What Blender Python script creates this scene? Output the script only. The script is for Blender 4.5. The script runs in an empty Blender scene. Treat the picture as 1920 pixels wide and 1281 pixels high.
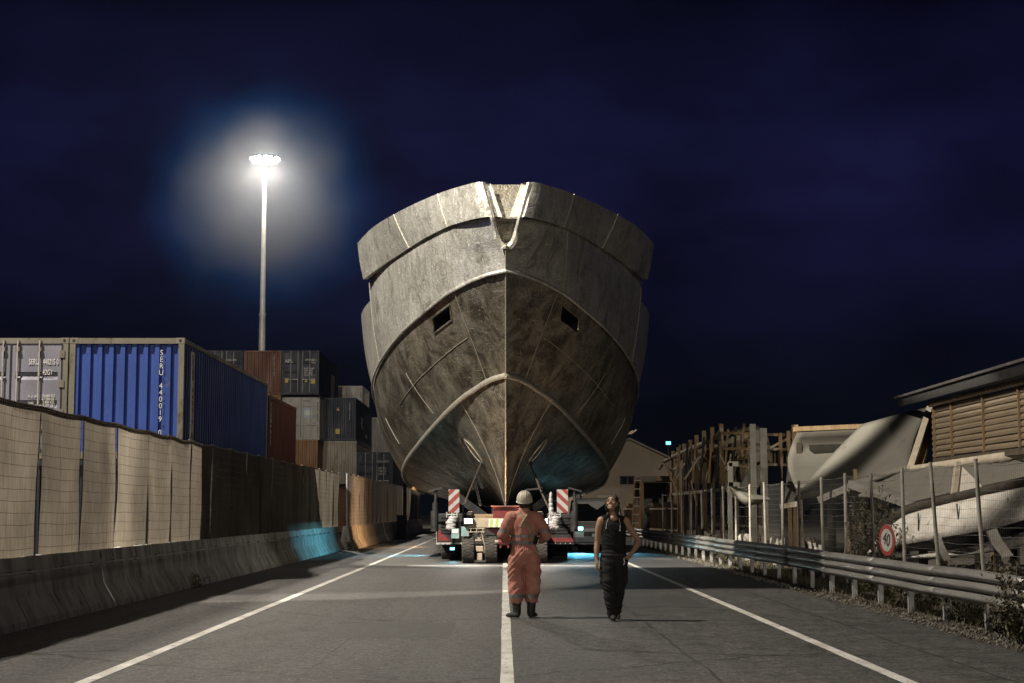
import bpy, bmesh, math, random
from mathutils import Vector, Matrix, noise as mnoise
from mathutils.bvhtree import BVHTree

random.seed(7)
scene = bpy.context.scene
COL = scene.collection
R = math.radians
V = Vector

# ------------------------------------------------------------------ camera
CAM = V((0.0, 0.0, 1.52))
FOC = 3000.0                                   # focal length in pixels of the 1920 wide photograph
PITCH = math.atan(316.5 / FOC)
YAW = math.atan(15.0 / FOC)
cam_data = bpy.data.cameras.new('camera')
cam = bpy.data.objects.new('camera', cam_data)
COL.objects.link(cam)
cam.location = CAM
cam.rotation_euler = (math.pi / 2 + PITCH, 0, -YAW)
cam_data.sensor_width = 36.0
cam_data.lens = 36.0 * FOC / 1920.0
cam_data.clip_start = 0.1
cam_data.clip_end = 3000.0
scene.camera = cam

# ------------------------------------------------------------------ sky
world = bpy.data.worlds.new('World')
scene.world = world
world.use_nodes = True
nt = world.node_tree
nt.nodes.clear()
def wn(t, **k):
    n = nt.nodes.new(t)
    for a, b in k.items(): setattr(n, a, b)
    return n
w_out = wn('ShaderNodeOutputWorld')
w_bg = wn('ShaderNodeBackground')
w_tc = wn('ShaderNodeTexCoord')
w_sep = wn('ShaderNodeSeparateXYZ')
w_ramp = wn('ShaderNodeValToRGB')
cr = w_ramp.color_ramp
cr.elements[0].position = 0.0;  cr.elements[0].color = (0.0016, 0.0018, 0.0034, 1)
cr.elements[1].position = 0.60; cr.elements[1].color = (0.0018, 0.0018, 0.0060, 1)
for p, c in ((0.05, (0.0016, 0.0019, 0.0046, 1)), (0.10, (0.0026, 0.0028, 0.0110, 1)), (0.165, (0.0066, 0.0060, 0.0310, 1)), (0.225, (0.0070, 0.0070, 0.0350, 1)), (0.27, (0.0042, 0.0042, 0.0210, 1)), (0.33, (0.0018, 0.0018, 0.0075, 1))):
    e = cr.elements.new(p); e.color = c
w_map = wn('ShaderNodeMapping'); w_map.inputs['Scale'].default_value = (5, 5, 11)
w_noise = wn('ShaderNodeTexNoise'); w_noise.inputs['Scale'].default_value = 1.4; w_noise.inputs['Detail'].default_value = 4
w_mr = wn('ShaderNodeMapRange'); w_mr.inputs[1].default_value = 0.3; w_mr.inputs[2].default_value = 0.75; w_mr.inputs[3].default_value = 0.45; w_mr.inputs[4].default_value = 1.75
w_mul = wn('ShaderNodeMix', data_type='RGBA', blend_type='MULTIPLY'); w_mul.inputs[0].default_value = 1.0
L = nt.links.new
L(w_tc.outputs['Generated'], w_sep.inputs[0]); L(w_sep.outputs['Z'], w_ramp.inputs[0])
L(w_tc.outputs['Generated'], w_map.inputs[0]); L(w_map.outputs[0], w_noise.inputs['Vector']); L(w_noise.outputs['Fac'], w_mr.inputs[0])
L(w_ramp.outputs[0], w_mul.inputs[6]); L(w_mr.outputs[0], w_mul.inputs[7])
L(w_mul.outputs[2], w_bg.inputs['Color']); w_bg.inputs['Strength'].default_value = 0.72
L(w_bg.outputs[0], w_out.inputs[0])

# ------------------------------------------------------------------ sun (the flood light from behind the camera, low)
sun_d = bpy.data.lights.new('sun', 'SUN'); sun_d.energy = 0.50; sun_d.angle = R(1.0); sun_d.color = (1.0, 0.91, 0.78)
sun = bpy.data.objects.new('sun', sun_d); COL.objects.link(sun)
SUN_DIR = V((-0.04, 0.96, -0.21)).normalized()
sun.rotation_euler = SUN_DIR.to_track_quat('-Z', 'Y').to_euler()
sun.location = (5, -40, 12)

# ------------------------------------------------------------------ exposure
scene.view_settings.view_transform = 'Standard'
scene.view_settings.look = 'None'
scene.view_settings.exposure = 0.0
scene.view_settings.gamma = 1.0
scene.cycles.use_denoising = True
scene.cycles.max_bounces = 6
scene.cycles.volume_bounces = 0
scene.cycles.sample_clamp_indirect = 4.0
scene.cycles.caustics_reflective = False
scene.cycles.caustics_refractive = False

HAZE = 0.00004
MIST = 0.0011

# ------------------------------------------------------------------ helpers
_r = V((math.cos(YAW), -math.sin(YAW), 0))
_f = V((math.sin(YAW) * math.cos(PITCH), math.cos(YAW) * math.cos(PITCH), math.sin(PITCH)))
_u = _r.cross(_f)
def at(px, py, Y):
    """point at distance Y down the road that was measured at pixel (px, py) of the photograph"""
    d = _f + _r * ((px - 960.0) / FOC) + _u * ((640.5 - py) / FOC)
    return CAM + d * ((Y - CAM.y) / d.y)

ORI = {}
def thing(name, label, cat, loc=(0, 0, 0), group=None, rz=0.0, world=True):
    o = bpy.data.objects.new(name, None); COL.objects.link(o)
    o.empty_display_size = 0.3
    o.location = loc; o.rotation_euler = (0, 0, rz)
    o['label'] = label; o['category'] = cat
    if group: o['group'] = group
    if world: ORI[o] = V(loc)
    return o
def tag(o, label, cat, group=None):
    o['label'] = label; o['category'] = cat
    if group: o['group'] = group
    return o
def link(name, me, m, parent=None, kind=None):
    o = bpy.data.objects.new(name, me); COL.objects.link(o)
    if m is not None and not me.materials:
        for x in (m if isinstance(m, (list, tuple)) else [m]): me.materials.append(x)
    if parent is not None:
        o.parent = parent
        if parent in ORI: o.location = -ORI[parent]
    if kind: o['kind'] = kind
    return o
def copy_tree(o, parent=None):
    c = o.copy(); COL.objects.link(c)
    if parent is not None: c.parent = parent
    for ch in list(o.children): copy_tree(ch, c)
    return c

def rotm(rx=0, ry=0, rz=0):
    return Matrix.Rotation(rz, 3, 'Z') @ Matrix.Rotation(ry, 3, 'Y') @ Matrix.Rotation(rx, 3, 'X')

class MB:
    def __init__(s): s.v = []; s.f = []; s.m = []
    def add(s, vs, fs, mi=0):
        b = len(s.v); s.v += [tuple(p) for p in vs]; s.f += [tuple(i + b for i in f) for f in fs]; s.m += [mi] * len(fs)
        return s
    def box(s, c, size, rot=None, mi=0):
        x, y, z = (q / 2 for q in size); c = V(c)
        vs = [V(p) for p in ((-x,-y,-z),(x,-y,-z),(x,y,-z),(-x,y,-z),(-x,-y,z),(x,-y,z),(x,y,z),(-x,y,z))]
        if rot is not None: vs = [rot @ p for p in vs]
        return s.add([c + p for p in vs], [(3,2,1,0),(4,5,6,7),(0,1,5,4),(1,2,6,5),(2,3,7,6),(3,0,4,7)], mi)
    def b2(s, lo, hi, mi=0):
        lo = V(lo); hi = V(hi); return s.box((lo + hi) / 2, hi - lo, None, mi)
    def beam(s, a, b, w, h, up=(0, 0, 1), mi=0):
        a = V(a); b = V(b); d = (b - a); ln = d.length; d.normalize(); up = V(up)
        if abs(d.dot(up)) > 0.98: up = V((0, 1, 0))
        x = d.cross(up).normalized(); z = x.cross(d)
        return s.box((a + b) / 2, (w, ln, h), Matrix((x, d, z)).transposed(), mi)
    def tube(s, pts, r, n=8, caps=True, flat=None, mi=0):
        pts = [V(p) for p in pts]; k = len(pts)
        rs = r if isinstance(r, (list, tuple)) else [r] * k
        up = V((0, 0, 1)); rings = []; x = None
        for i, p in enumerate(pts):
            d = (pts[min(i + 1, k - 1)] - pts[max(i - 1, 0)]).normalized()
            if x is None:
                a = up if abs(d.dot(up)) < 0.9 else V((1, 0, 0))
                x = d.cross(a).normalized()
            else:
                x = (x - d * x.dot(d)).normalized()
            y = d.cross(x)
            ra = rs[i]; ra, rb = ra if isinstance(ra, tuple) else (ra, ra)
            rings.append([p + x * (ra * math.cos(2 * math.pi * j / n)) + y * (rb * math.sin(2 * math.pi * j / n)) for j in range(n)])
        vs = [q for g in rings for q in g]; fs = []
        for i in range(k - 1):
            for j in range(n):
                j2 = (j + 1) % n
                fs.append((i * n + j, i * n + j2, (i + 1) * n + j2, (i + 1) * n + j))
        if caps:
            fs.append(tuple(range(n - 1, -1, -1))); fs.append(tuple((k - 1) * n + j for j in range(n)))
        return s.add(vs, fs, mi)
    def cyl(s, a, b, r, n=12, mi=0): return s.tube([a, b], r, n, True, None, mi)
    def grid(s, rows, flip=False, mi=0, skip=None):
        n = len(rows[0]); vs = [p for r_ in rows for p in r_]; fs = []
        for i in range(len(rows) - 1):
            for j in range(n - 1):
                if skip and skip(i, j): continue
                q = (i * n + j, i * n + j + 1, (i + 1) * n + j + 1, (i + 1) * n + j)
                fs.append(q[::-1] if flip else q)
        return s.add(vs, fs, mi)
    def prism(s, poly, vec, mi=0):
        poly = [V(p) for p in poly]; vec = V(vec); n = len(poly)
        vs = poly + [p + vec for p in poly]
        fs = [tuple(range(n - 1, -1, -1)), tuple(range(n, 2 * n))] + [(i, (i + 1) % n, n + (i + 1) % n, n + i) for i in range(n)]
        return s.add(vs, fs, mi)
    def sphere(s, c, rad, nu=14, nv=8, rot=None, mi=0):
        c = V(c); rx, ry, rz = rad if isinstance(rad, (tuple, list)) else (rad,) * 3
        vs = []; fs = []
        for i in range(nv + 1):
            t = math.pi * i / nv
            for j in range(nu):
                a = 2 * math.pi * j / nu
                p = V((rx * math.sin(t) * math.cos(a), ry * math.sin(t) * math.sin(a), rz * math.cos(t)))
                vs.append(c + (rot @ p if rot is not None else p))
        for i in range(nv):
            for j in range(nu):
                fs.append((i * nu + j, (i + 1) * nu + j, (i + 1) * nu + (j + 1) % nu, i * nu + (j + 1) % nu))
        return s.add(vs, fs, mi)
    def xform(s, M):
        s.v = [tuple(M @ V(p)) for p in s.v]; return s
    def mesh(s, name, smooth=False):
        me = bpy.data.meshes.new(name); me.from_pydata(s.v, [], s.f); 
        if any(s.m): me.polygons.foreach_set('material_index', s.m)
        if smooth: me.polygons.foreach_set('use_smooth', [True] * len(me.polygons))
        me.update()
        if smooth: me.set_sharp_from_angle(angle=R(48))
        return me
    def build(s, name, m, parent=None, smooth=False, bevel=0.0, kind=None, thick=0.0):
        o = link(name, s.mesh(name, smooth), m, parent, kind)
        if thick:
            md = o.modifiers.new('thick', 'SOLIDIFY'); md.thickness = thick; md.offset = 0
        if bevel:
            md = o.modifiers.new('bevel', 'BEVEL'); md.width = bevel; md.segments = 2; md.limit_method = 'ANGLE'
        return o

def catmull(pts, n):
    """n points along a smooth curve through pts, evenly by arc length"""
    pts = [V(p) for p in pts]; P = [pts[0] * 2 - pts[1]] + pts + [pts[-1] * 2 - pts[-2]]
    d = []
    for i in range(1, len(P) - 2):
        for k in range(16):
            t = k / 16
            d.append(0.5 * ((2 * P[i]) + (P[i + 1] - P[i - 1]) * t + (2 * P[i - 1] - 5 * P[i] + 4 * P[i + 1] - P[i + 2]) * t * t + (3 * P[i] - P[i - 1] - 3 * P[i + 1] + P[i + 2]) * t ** 3))
    d.append(pts[-1])
    L_ = [0]
    for a, b in zip(d, d[1:]): L_.append(L_[-1] + (b - a).length)
    out = []; j = 0
    for i in range(n):
        s_ = L_[-1] * i / (n - 1)
        while j < len(d) - 2 and L_[j + 1] < s_: j += 1
        w = (s_ - L_[j]) / max(1e-9, L_[j + 1] - L_[j])
        out.append(d[j].lerp(d[j + 1], min(1, max(0, w))))
    return out

# ------------------------------------------------------------------ materials
MATS = {}
def pmat(name, c1, c2=None, scale=3.0, rough=(0.6, 0.8), metal=0.0, bump=0.0, bscale=30.0, stretch=(1, 1, 1), detail=6, c3=None, c3scale=8.0, c3at=0.62, spec=0.4, contrast=(0.35, 0.65)):
    """weathered surface: two tones blended by noise, an optional third (rust, dirt, scrape) in patches, uneven gloss, fine relief"""
    if name in MATS: return MATS[name]
    m = bpy.data.materials.new(name); m.use_nodes = True; t = m.node_tree; N = t.nodes; K = t.links.new
    b = N['Principled BSDF']; b.inputs['Metallic'].default_value = metal; b.inputs['Specular IOR Level'].default_value = spec
    tc = N.new('ShaderNodeTexCoord'); mp = N.new('ShaderNodeMapping'); mp.inputs['Scale'].default_value = stretch
    oi = N.new('ShaderNodeObjectInfo'); ad = N.new('ShaderNodeVectorMath'); ad.operation = 'ADD'
    ml = N.new('ShaderNodeMath'); ml.operation = 'MULTIPLY'; ml.inputs[1].default_value = 37.0
    K(oi.outputs['Random'], ml.inputs[0]); K(tc.outputs['Object'], ad.inputs[0]); K(ml.outputs[0], ad.inputs[1]); K(ad.outputs[0], mp.inputs[0])
    n1 = N.new('ShaderNodeTexNoise'); n1.inputs['Scale'].default_value = scale; n1.inputs['Detail'].default_value = detail; n1.inputs['Roughness'].default_value = 0.6
    K(mp.outputs[0], n1.inputs['Vector'])
    mr = N.new('ShaderNodeMapRange'); mr.inputs[1].default_value = contrast[0]; mr.inputs[2].default_value = contrast[1]
    K(n1.outputs['Fac'], mr.inputs[0])
    mx = N.new('ShaderNodeMix'); mx.data_type = 'RGBA'; mx.inputs[6].default_value = (*c1, 1); mx.inputs[7].default_value = (*(c2 or tuple(q * 0.75 for q in c1)), 1)
    K(mr.outputs[0], mx.inputs[0]); colout = mx.outputs[2]
    if c3:
        n2 = N.new('ShaderNodeTexNoise'); n2.inputs['Scale'].default_value = c3scale; n2.inputs['Detail'].default_value = 8; n2.inputs['Roughness'].default_value = 0.7
        K(mp.outputs[0], n2.inputs['Vector'])
        m2 = N.new('ShaderNodeMapRange'); m2.inputs[1].default_value = c3at; m2.inputs[2].default_value = c3at + 0.06
        K(n2.outputs['Fac'], m2.inputs[0])
        x2 = N.new('ShaderNodeMix'); x2.data_type = 'RGBA'; x2.inputs[7].default_value = (*c3, 1)
        K(m2.outputs[0], x2.inputs[0]); K(colout, x2.inputs[6]); colout = x2.outputs[2]
    K(colout, b.inputs['Base Color'])
    rr = N.new('ShaderNodeMapRange'); rr.inputs[1].default_value = 0.3; rr.inputs[2].default_value = 0.7; rr.inputs[3].default_value = rough[0]; rr.inputs[4].default_value = rough[1]
    K(n1.outputs['Fac'], rr.inputs[0]); K(rr.outputs[0], b.inputs['Roughness'])
    if bump:
        n3 = N.new('ShaderNodeTexNoise'); n3.inputs['Scale'].default_value = bscale; n3.inputs['Detail'].default_value = 5
        K(mp.outputs[0], n3.inputs['Vector'])
        bp = N.new('ShaderNodeBump'); bp.inputs['Strength'].default_value = bump; bp.inputs['Distance'].default_value = 0.03
        K(n3.outputs['Fac'], bp.inputs['Height']); K(bp.outputs[0], b.inputs['Normal'])
    MATS[name] = m; return m
def emat(name, col, strength):
    if name in MATS: return MATS[name]
    m = bpy.data.materials.new(name); m.use_nodes = True; b = m.node_tree.nodes['Principled BSDF']
    b.inputs['Base Color'].default_value = (0.1, 0.1, 0.1, 1); b.inputs['Emission Color'].default_value = (*col, 1); b.inputs['Emission Strength'].default_value = strength
    MATS[name] = m; return m

steel_dark = pmat('steel_dark', (0.03, 0.03, 0.032), (0.015, 0.015, 0.016), 6, (0.4, 0.6), 0.4)
galv = pmat('galvanised', (0.42, 0.41, 0.40), (0.28, 0.27, 0.26), 5, (0.45, 0.65), 0.25, 0.15, 40, c3=(0.16, 0.13, 0.10), c3scale=6, c3at=0.64)
black_paint = pmat('black_paint', (0.016, 0.016, 0.018), (0.03, 0.028, 0.026), 5, (0.35, 0.6))
white_ink = pmat('white_ink', (0.80, 0.79, 0.74), (0.6, 0.58, 0.52), 14, (0.6, 0.8))
dark_ink = pmat('dark_ink', (0.03, 0.03, 0.03), (0.02, 0.02, 0.02), 14, (0.6, 0.8))
red_paint = pmat('red_paint', (0.17, 0.026, 0.024), (0.10, 0.018, 0.018), 6, (0.4, 0.6), 0, 0.1, 30, c3=(0.10, 0.06, 0.045), c3scale=9)
yellow_ink = pmat('yellow_ink', (0.65, 0.48, 0.12), (0.5, 0.36, 0.1), 14)
rubber = pmat('rubber', (0.028, 0.026, 0.024), (0.07, 0.06, 0.05), 7, (0.75, 0.95), 0, 0.3, 50)
glass_dark = pmat('dark_glass', (0.01, 0.012, 0.014), (0.012, 0.013, 0.015), 3, (0.05, 0.12), 0, spec=0.6)

def text_mesh(name, body, size, m, parent, loc, rot=(math.pi / 2, 0, 0), sx=1.0, align='LEFT', spacing=1.0, line=1.0, thick=0.003):
    cu = bpy.data.curves.new('lettering', 'FONT'); cu.body = body; cu.size = size; cu.align_x = align; cu.extrude = thick
    cu.space_character = spacing; cu.space_line = line; cu.resolution_u = 3
    tmp = bpy.data.objects.new('lettering_tmp', cu); COL.objects.link(tmp)
    bpy.context.view_layer.update()
    me = bpy.data.meshes.new_from_object(tmp.evaluated_get(bpy.context.evaluated_depsgraph_get()))
    bpy.data.objects.remove(tmp); bpy.data.curves.remove(cu)
    me.materials.clear()
    o = link(name, me, m, parent)
    o.location = V(loc) + (V(o.location) if parent in ORI else V((0, 0, 0)))
    o.rotation_euler = rot; o.scale = (sx, 1, 1)
    return o
ORD = ['nearest', 'second', 'third', 'fourth', 'fifth', 'sixth', 'seventh', 'eighth', 'ninth', 'tenth', 'eleventh', 'twelfth', 'thirteenth', 'fourteenth', 'fifteenth', 'sixteenth', 'seventeenth', 'eighteenth', 'nineteenth', 'twentieth']
# ================================================================== SETTING
def asphalt_mat():
    m = bpy.data.materials.new('asphalt'); m.use_nodes = True; t = m.node_tree; N = t.nodes; K = t.links.new
    b = N['Principled BSDF']; tc = N.new('ShaderNodeTexCoord')
    def nz(scale, detail=4, rough=0.6, st=(1, 1, 1)):
        mp = N.new('ShaderNodeMapping'); mp.inputs['Scale'].default_value = st; K(tc.outputs['Object'], mp.inputs[0])
        n = N.new('ShaderNodeTexNoise'); n.inputs['Scale'].default_value = scale; n.inputs['Detail'].default_value = detail; n.inputs['Roughness'].default_value = rough
        K(mp.outputs[0], n.inputs['Vector']); return n
    def ramp(src, a, b_, lo, hi):
        r_ = N.new('ShaderNodeMapRange'); r_.inputs[1].default_value = a; r_.inputs[2].default_value = b_; r_.inputs[3].default_value = lo; r_.inputs[4].default_value = hi; K(src, r_.inputs[0]); return r_.outputs[0]
    def mix(fac, A, B, mode='MIX', f=None):
        x = N.new('ShaderNodeMix'); x.data_type = 'RGBA'; x.blend_type = mode
        if f is not None: x.inputs[0].default_value = f
        else: K(fac, x.inputs[0])
        for s_, i in ((A, 6), (B, 7)):
            if isinstance(s_, tuple): x.inputs[i].default_value = (*s_, 1)
            else: K(s_, x.inputs[i])
        return x.outputs[2]
    big = nz(0.22, 5, 0.65, (1, 0.35, 1)); fine = nz(75, 3, 0.8); mid = nz(2.2, 6, 0.7)
    c = mix(ramp(big.outputs['Fac'], 0.35, 0.68, 0, 1), (0.054, 0.051, 0.048), (0.084, 0.079, 0.074))
    c = mix(None, c, ramp(mid.outputs['Fac'], 0.3, 0.7, 0.66, 1.30), 'MULTIPLY', 1.0)
    coarse = nz(9, 5, 0.85); c = mix(None, c, ramp(coarse.outputs['Fac'], 0.38, 0.64, 0.5, 1.6), 'MULTIPLY', 1.0)
    grit = nz(26, 4, 0.8); c = mix(None, c, ramp(grit.outputs['Fac'], 0.36, 0.66, 0.35, 1.75), 'MULTIPLY', 1.0)
    c = mix(None, c, ramp(fine.outputs['Fac'], 0.32, 0.70, 0.15, 2.0), 'MULTIPLY', 1.0)
    # tyre tracks and the long joint between the paver passes
    tr = nz(1.0, 4, 0.6, (1.3, 0.02, 1)); c = mix(None, c, ramp(tr.outputs['Fac'], 0.35, 0.65, 0.86, 1.08), 'MULTIPLY', 1.0)
    # cracks
    wob = nz(1.4, 5, 0.7); va = N.new('ShaderNodeVectorMath'); va.operation = 'MULTIPLY_ADD'; K(wob.outputs['Color'], va.inputs[0]); va.inputs[1].default_value = (0.9, 0.9, 0); K(tc.outputs['Object'], va.inputs[2])
    vo = N.new('ShaderNodeTexVoronoi'); vo.feature = 'DISTANCE_TO_EDGE'; vo.inputs['Scale'].default_value = 0.21; K(va.outputs[0], vo.inputs['Vector'])
    msk = nz(0.16, 3, 0.5)
    crk = N.new('ShaderNodeMath'); crk.operation = 'MULTIPLY'; K(ramp(vo.outputs['Distance'], 0.0, 0.009, 1, 0), crk.inputs[0]); K(ramp(msk.outputs['Fac'], 0.44, 0.52, 0, 0.9), crk.inputs[1])
    c = mix(crk.outputs[0], c, (0.012, 0.011, 0.010))
    # oil drips
    oil = nz(0.9, 3, 0.5); c = mix(ramp(oil.outputs['Fac'], 0.68, 0.78, 0, 0.6), c, (0.03, 0.028, 0.027))
    K(c, b.inputs['Base Color'])
    K(ramp(mid.outputs['Fac'], 0.3, 0.7, 0.60, 0.86), b.inputs['Roughness']); b.inputs['Specular IOR Level'].default_value = 0.35
    bp = N.new('ShaderNodeBump'); bp.inputs['Strength'].default_value = 0.55; bp.inputs['Distance'].default_value = 0.012
    K(fine.outputs['Fac'], bp.inputs['Height']); K(bp.outputs[0], b.inputs['Normal'])
    return m
asphalt = asphalt_mat()
patch_m = pmat('asphalt_patch', (0.042, 0.040, 0.038), (0.066, 0.062, 0.058), 9, (0.6, 0.85), 0, 0.5, 60, c3=(0.10, 0.095, 0.09), c3scale=40, c3at=0.62)
dirt = pmat('dirt', (0.075, 0.062, 0.048), (0.035, 0.030, 0.024), 1.2, (0.85, 0.95), 0, 0.8, 14, c3=(0.13, 0.115, 0.095), c3scale=22, c3at=0.60)
paint_line = pmat('line_paint', (0.62, 0.60, 0.55), (0.40, 0.38, 0.34), 3.0, (0.6, 0.8), 0, 0.4, 60, stretch=(1, 0.5, 1), c3=(0.11, 0.105, 0.10), c3scale=16, c3at=0.585)

g = MB(); g.box((0, 0, -0.075), (1000, 1000, 0.03))
o = g.build('ground', dirt); o['kind'] = 'structure'
RX0, RX1 = -8.0, 5.62
g = MB(); rows = []
random.seed(3)
edge_n = [(y, RX1 + 0.10 * (mnoise.noise(V((y * 0.7, 1.7, 0)))) + 0.06 * mnoise.noise(V((y * 3.1, 5.0, 0)))) for y in [i * 0.4 - 20 for i in range(600)]]
for y, xe in edge_n:
    rows.append([V((RX0, y, 0)), V((xe - 0.25, y, 0)), V((xe, y, -0.012)), V((xe + 0.05, y, -0.075))])
g.grid(rows, flip=True)
o = g.build('road', asphalt); o['kind'] = 'structure'
def stripe(x0, x1, y0, y1):
    s = MB(); n = max(1, int((y1 - y0) / 0.8)); rr = []
    for i in range(n + 1):
        y = y0 + (y1 - y0) * i / n
        a = 0.012 * mnoise.noise(V((y * 2.1, x0, 0))); b_ = 0.012 * mnoise.noise(V((y * 2.3, x1 + 9, 0)))
        rr.append([V((x0 + a, y, 0.004)), V((x1 + b_, y, 0.004))])
    s.grid(rr, flip=True); q = s.build('lane_marking', paint_line); q['kind'] = 'structure'; return q
stripe(-3.80, -3.665, 5, 200)
stripe(-0.03, 0.09, 5, 200)
stripe(3.53, 3.665, 5, 200)
stripe(-2.65, 2.6, 44.2, 44.55).name = 'painted_light_band'  # pale band painting the headlamp light that grazes the road

tar = pmat('tar_seam', (0.016, 0.015, 0.014), (0.035, 0.032, 0.03), 6, (0.6, 0.8))
for sx_, w_, sd_ in ((-1.86, 0.022, 1.0), (1.93, 0.024, 6.0), (4.55, 0.02, 11.0)):
    rr = []
    for k in range(260):
        y = 9 + k * 0.3; xw = sx_ + 0.05 * mnoise.noise(V((y * 0.35, sd_, 0))) + 0.02 * mnoise.noise(V((y * 1.7, sd_, 3))); hw_ = w_ * max(0.0, 0.5 + 0.9 * mnoise.noise(V((y * 0.9, sd_, 9))))
        rr.append([V((xw - hw_, y, 0.0025)), V((xw + hw_, y, 0.0025))])
    q = MB().grid(rr, flip=True).build('tar_seam', tar); q['kind'] = 'structure'
for px_, py_, w_, l_ in ((-1.4, 19.4, 1.5, 2.6), (2.6, 25.5, 1.3, 3.2), (-5.0, 27.5, 1.2, 4.0)):
    rr = [[V((px_ - w_ / 2 + 0.03 * mnoise.noise(V((k, px_, 0))), py_ + l_ * k / 8, 0.002)), V((px_ + w_ / 2 + 0.03 * mnoise.noise(V((k, px_, 5))), py_ + l_ * k / 8, 0.002))] for k in range(9)]
    q = MB().grid(rr, flip=True).build('road_patch', patch_m); q['kind'] = 'structure'

# ------------------------------------------------------------------ concrete barrier blocks on the left
concrete = pmat('concrete', (0.46, 0.44, 0.40), (0.20, 0.188, 0.168), 1.3, (0.8, 0.95), 0, 0.5, 22, stretch=(2.0, 2.0, 0.7), detail=9, c3=(0.055, 0.05, 0.045), c3scale=2.6, c3at=0.60, contrast=(0.38, 0.66))
def barrier_mesh(Lb):
    prof = [(0.27, 0), (0.25, 0.09), (0.09, 0.38), (0.0, 0.90), (-0.20, 0.90), (-0.29, 0.38), (-0.45, 0.09), (-0.47, 0)]
    s = MB(); rr = []
    ys = [0, 0.02] + [Lb * k / 12 for k in range(1, 12)] + [Lb - 0.02, Lb]
    for j, y in enumerate(ys):
        ins = 0.025 if j in (0, len(ys) - 1) else 0.0
        rr.append([V((x * (1 - ins) - 0.1 * ins, y, max(0.0, z - ins * 0.5))) for x, z in prof])
    s.grid(rr); n = len(prof)
    s.add(rr[0], [tuple(range(n))]); s.add(rr[-1], [tuple(range(n - 1, -1, -1))])
    return s.mesh('concrete_barrier')
Lb = 6.16
bm_ = barrier_mesh(Lb - 0.05)
pipe_m = MB(); pipe_m.tube([(0.075, 0.0, 0.70), (0.075, Lb / 2, 0.695), (0.075, Lb, 0.70)], 0.018, 6)
pipe_mesh = pipe_m.mesh('pipe', True); pipe_mesh.materials.append(galv)
clip_m = MB(); clip_m.box((0.05, 0, 0.70), (0.06, 0.03, 0.06)); clip_mesh = clip_m.mesh('pipe_clip'); clip_mesh.materials.append(steel_dark)
# transverse saw joints in the toe, four to a block
joint_m = MB(); joint_m.prism([(0.272, -0.008, 0.005), (0.253, -0.008, 0.092), (0.094, -0.008, 0.381), (0.088, -0.008, 0.378), (0.245, -0.008, 0.088), (0.262, -0.008, 0.002)], (0, 0.016, 0))
joint_mesh = joint_m.mesh('toe_joint'); joint_mesh.materials.append(pmat('joint_dirt', (0.03, 0.028, 0.025), (0.05, 0.045, 0.04), 8))
for k in range(17):
    y = 13.36 + k * Lb
    second = k >= 8
    x = -6.42 + (0.36 if second else 0.0)
    if second: lab = ORD[k - 8].replace('nearest', 'first') + ' concrete barrier block of the far row past the step in the wall'
    else: lab = ORD[k] + ' stained concrete barrier block along the left road edge, counted from the camera'
    t = thing('concrete_barrier', lab, 'barrier', (x, y, 0), 'concrete barrier blocks on the left', world=False, rz=random.uniform(-0.004, 0.004))
    link('block', bm_, concrete, t)
    if not second:
        link('pipe', pipe_mesh, None, t)
        for q in (0.6, 2.2, 3.8, 5.4):
            c_ = link('pipe_clip', clip_mesh, None, t); c_.location = (0, q, 0)
    for q in (1.5, 3.05, 4.6):
        c_ = link('toe_joint', joint_mesh, None, t); c_.location = (0, q, 0)

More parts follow.
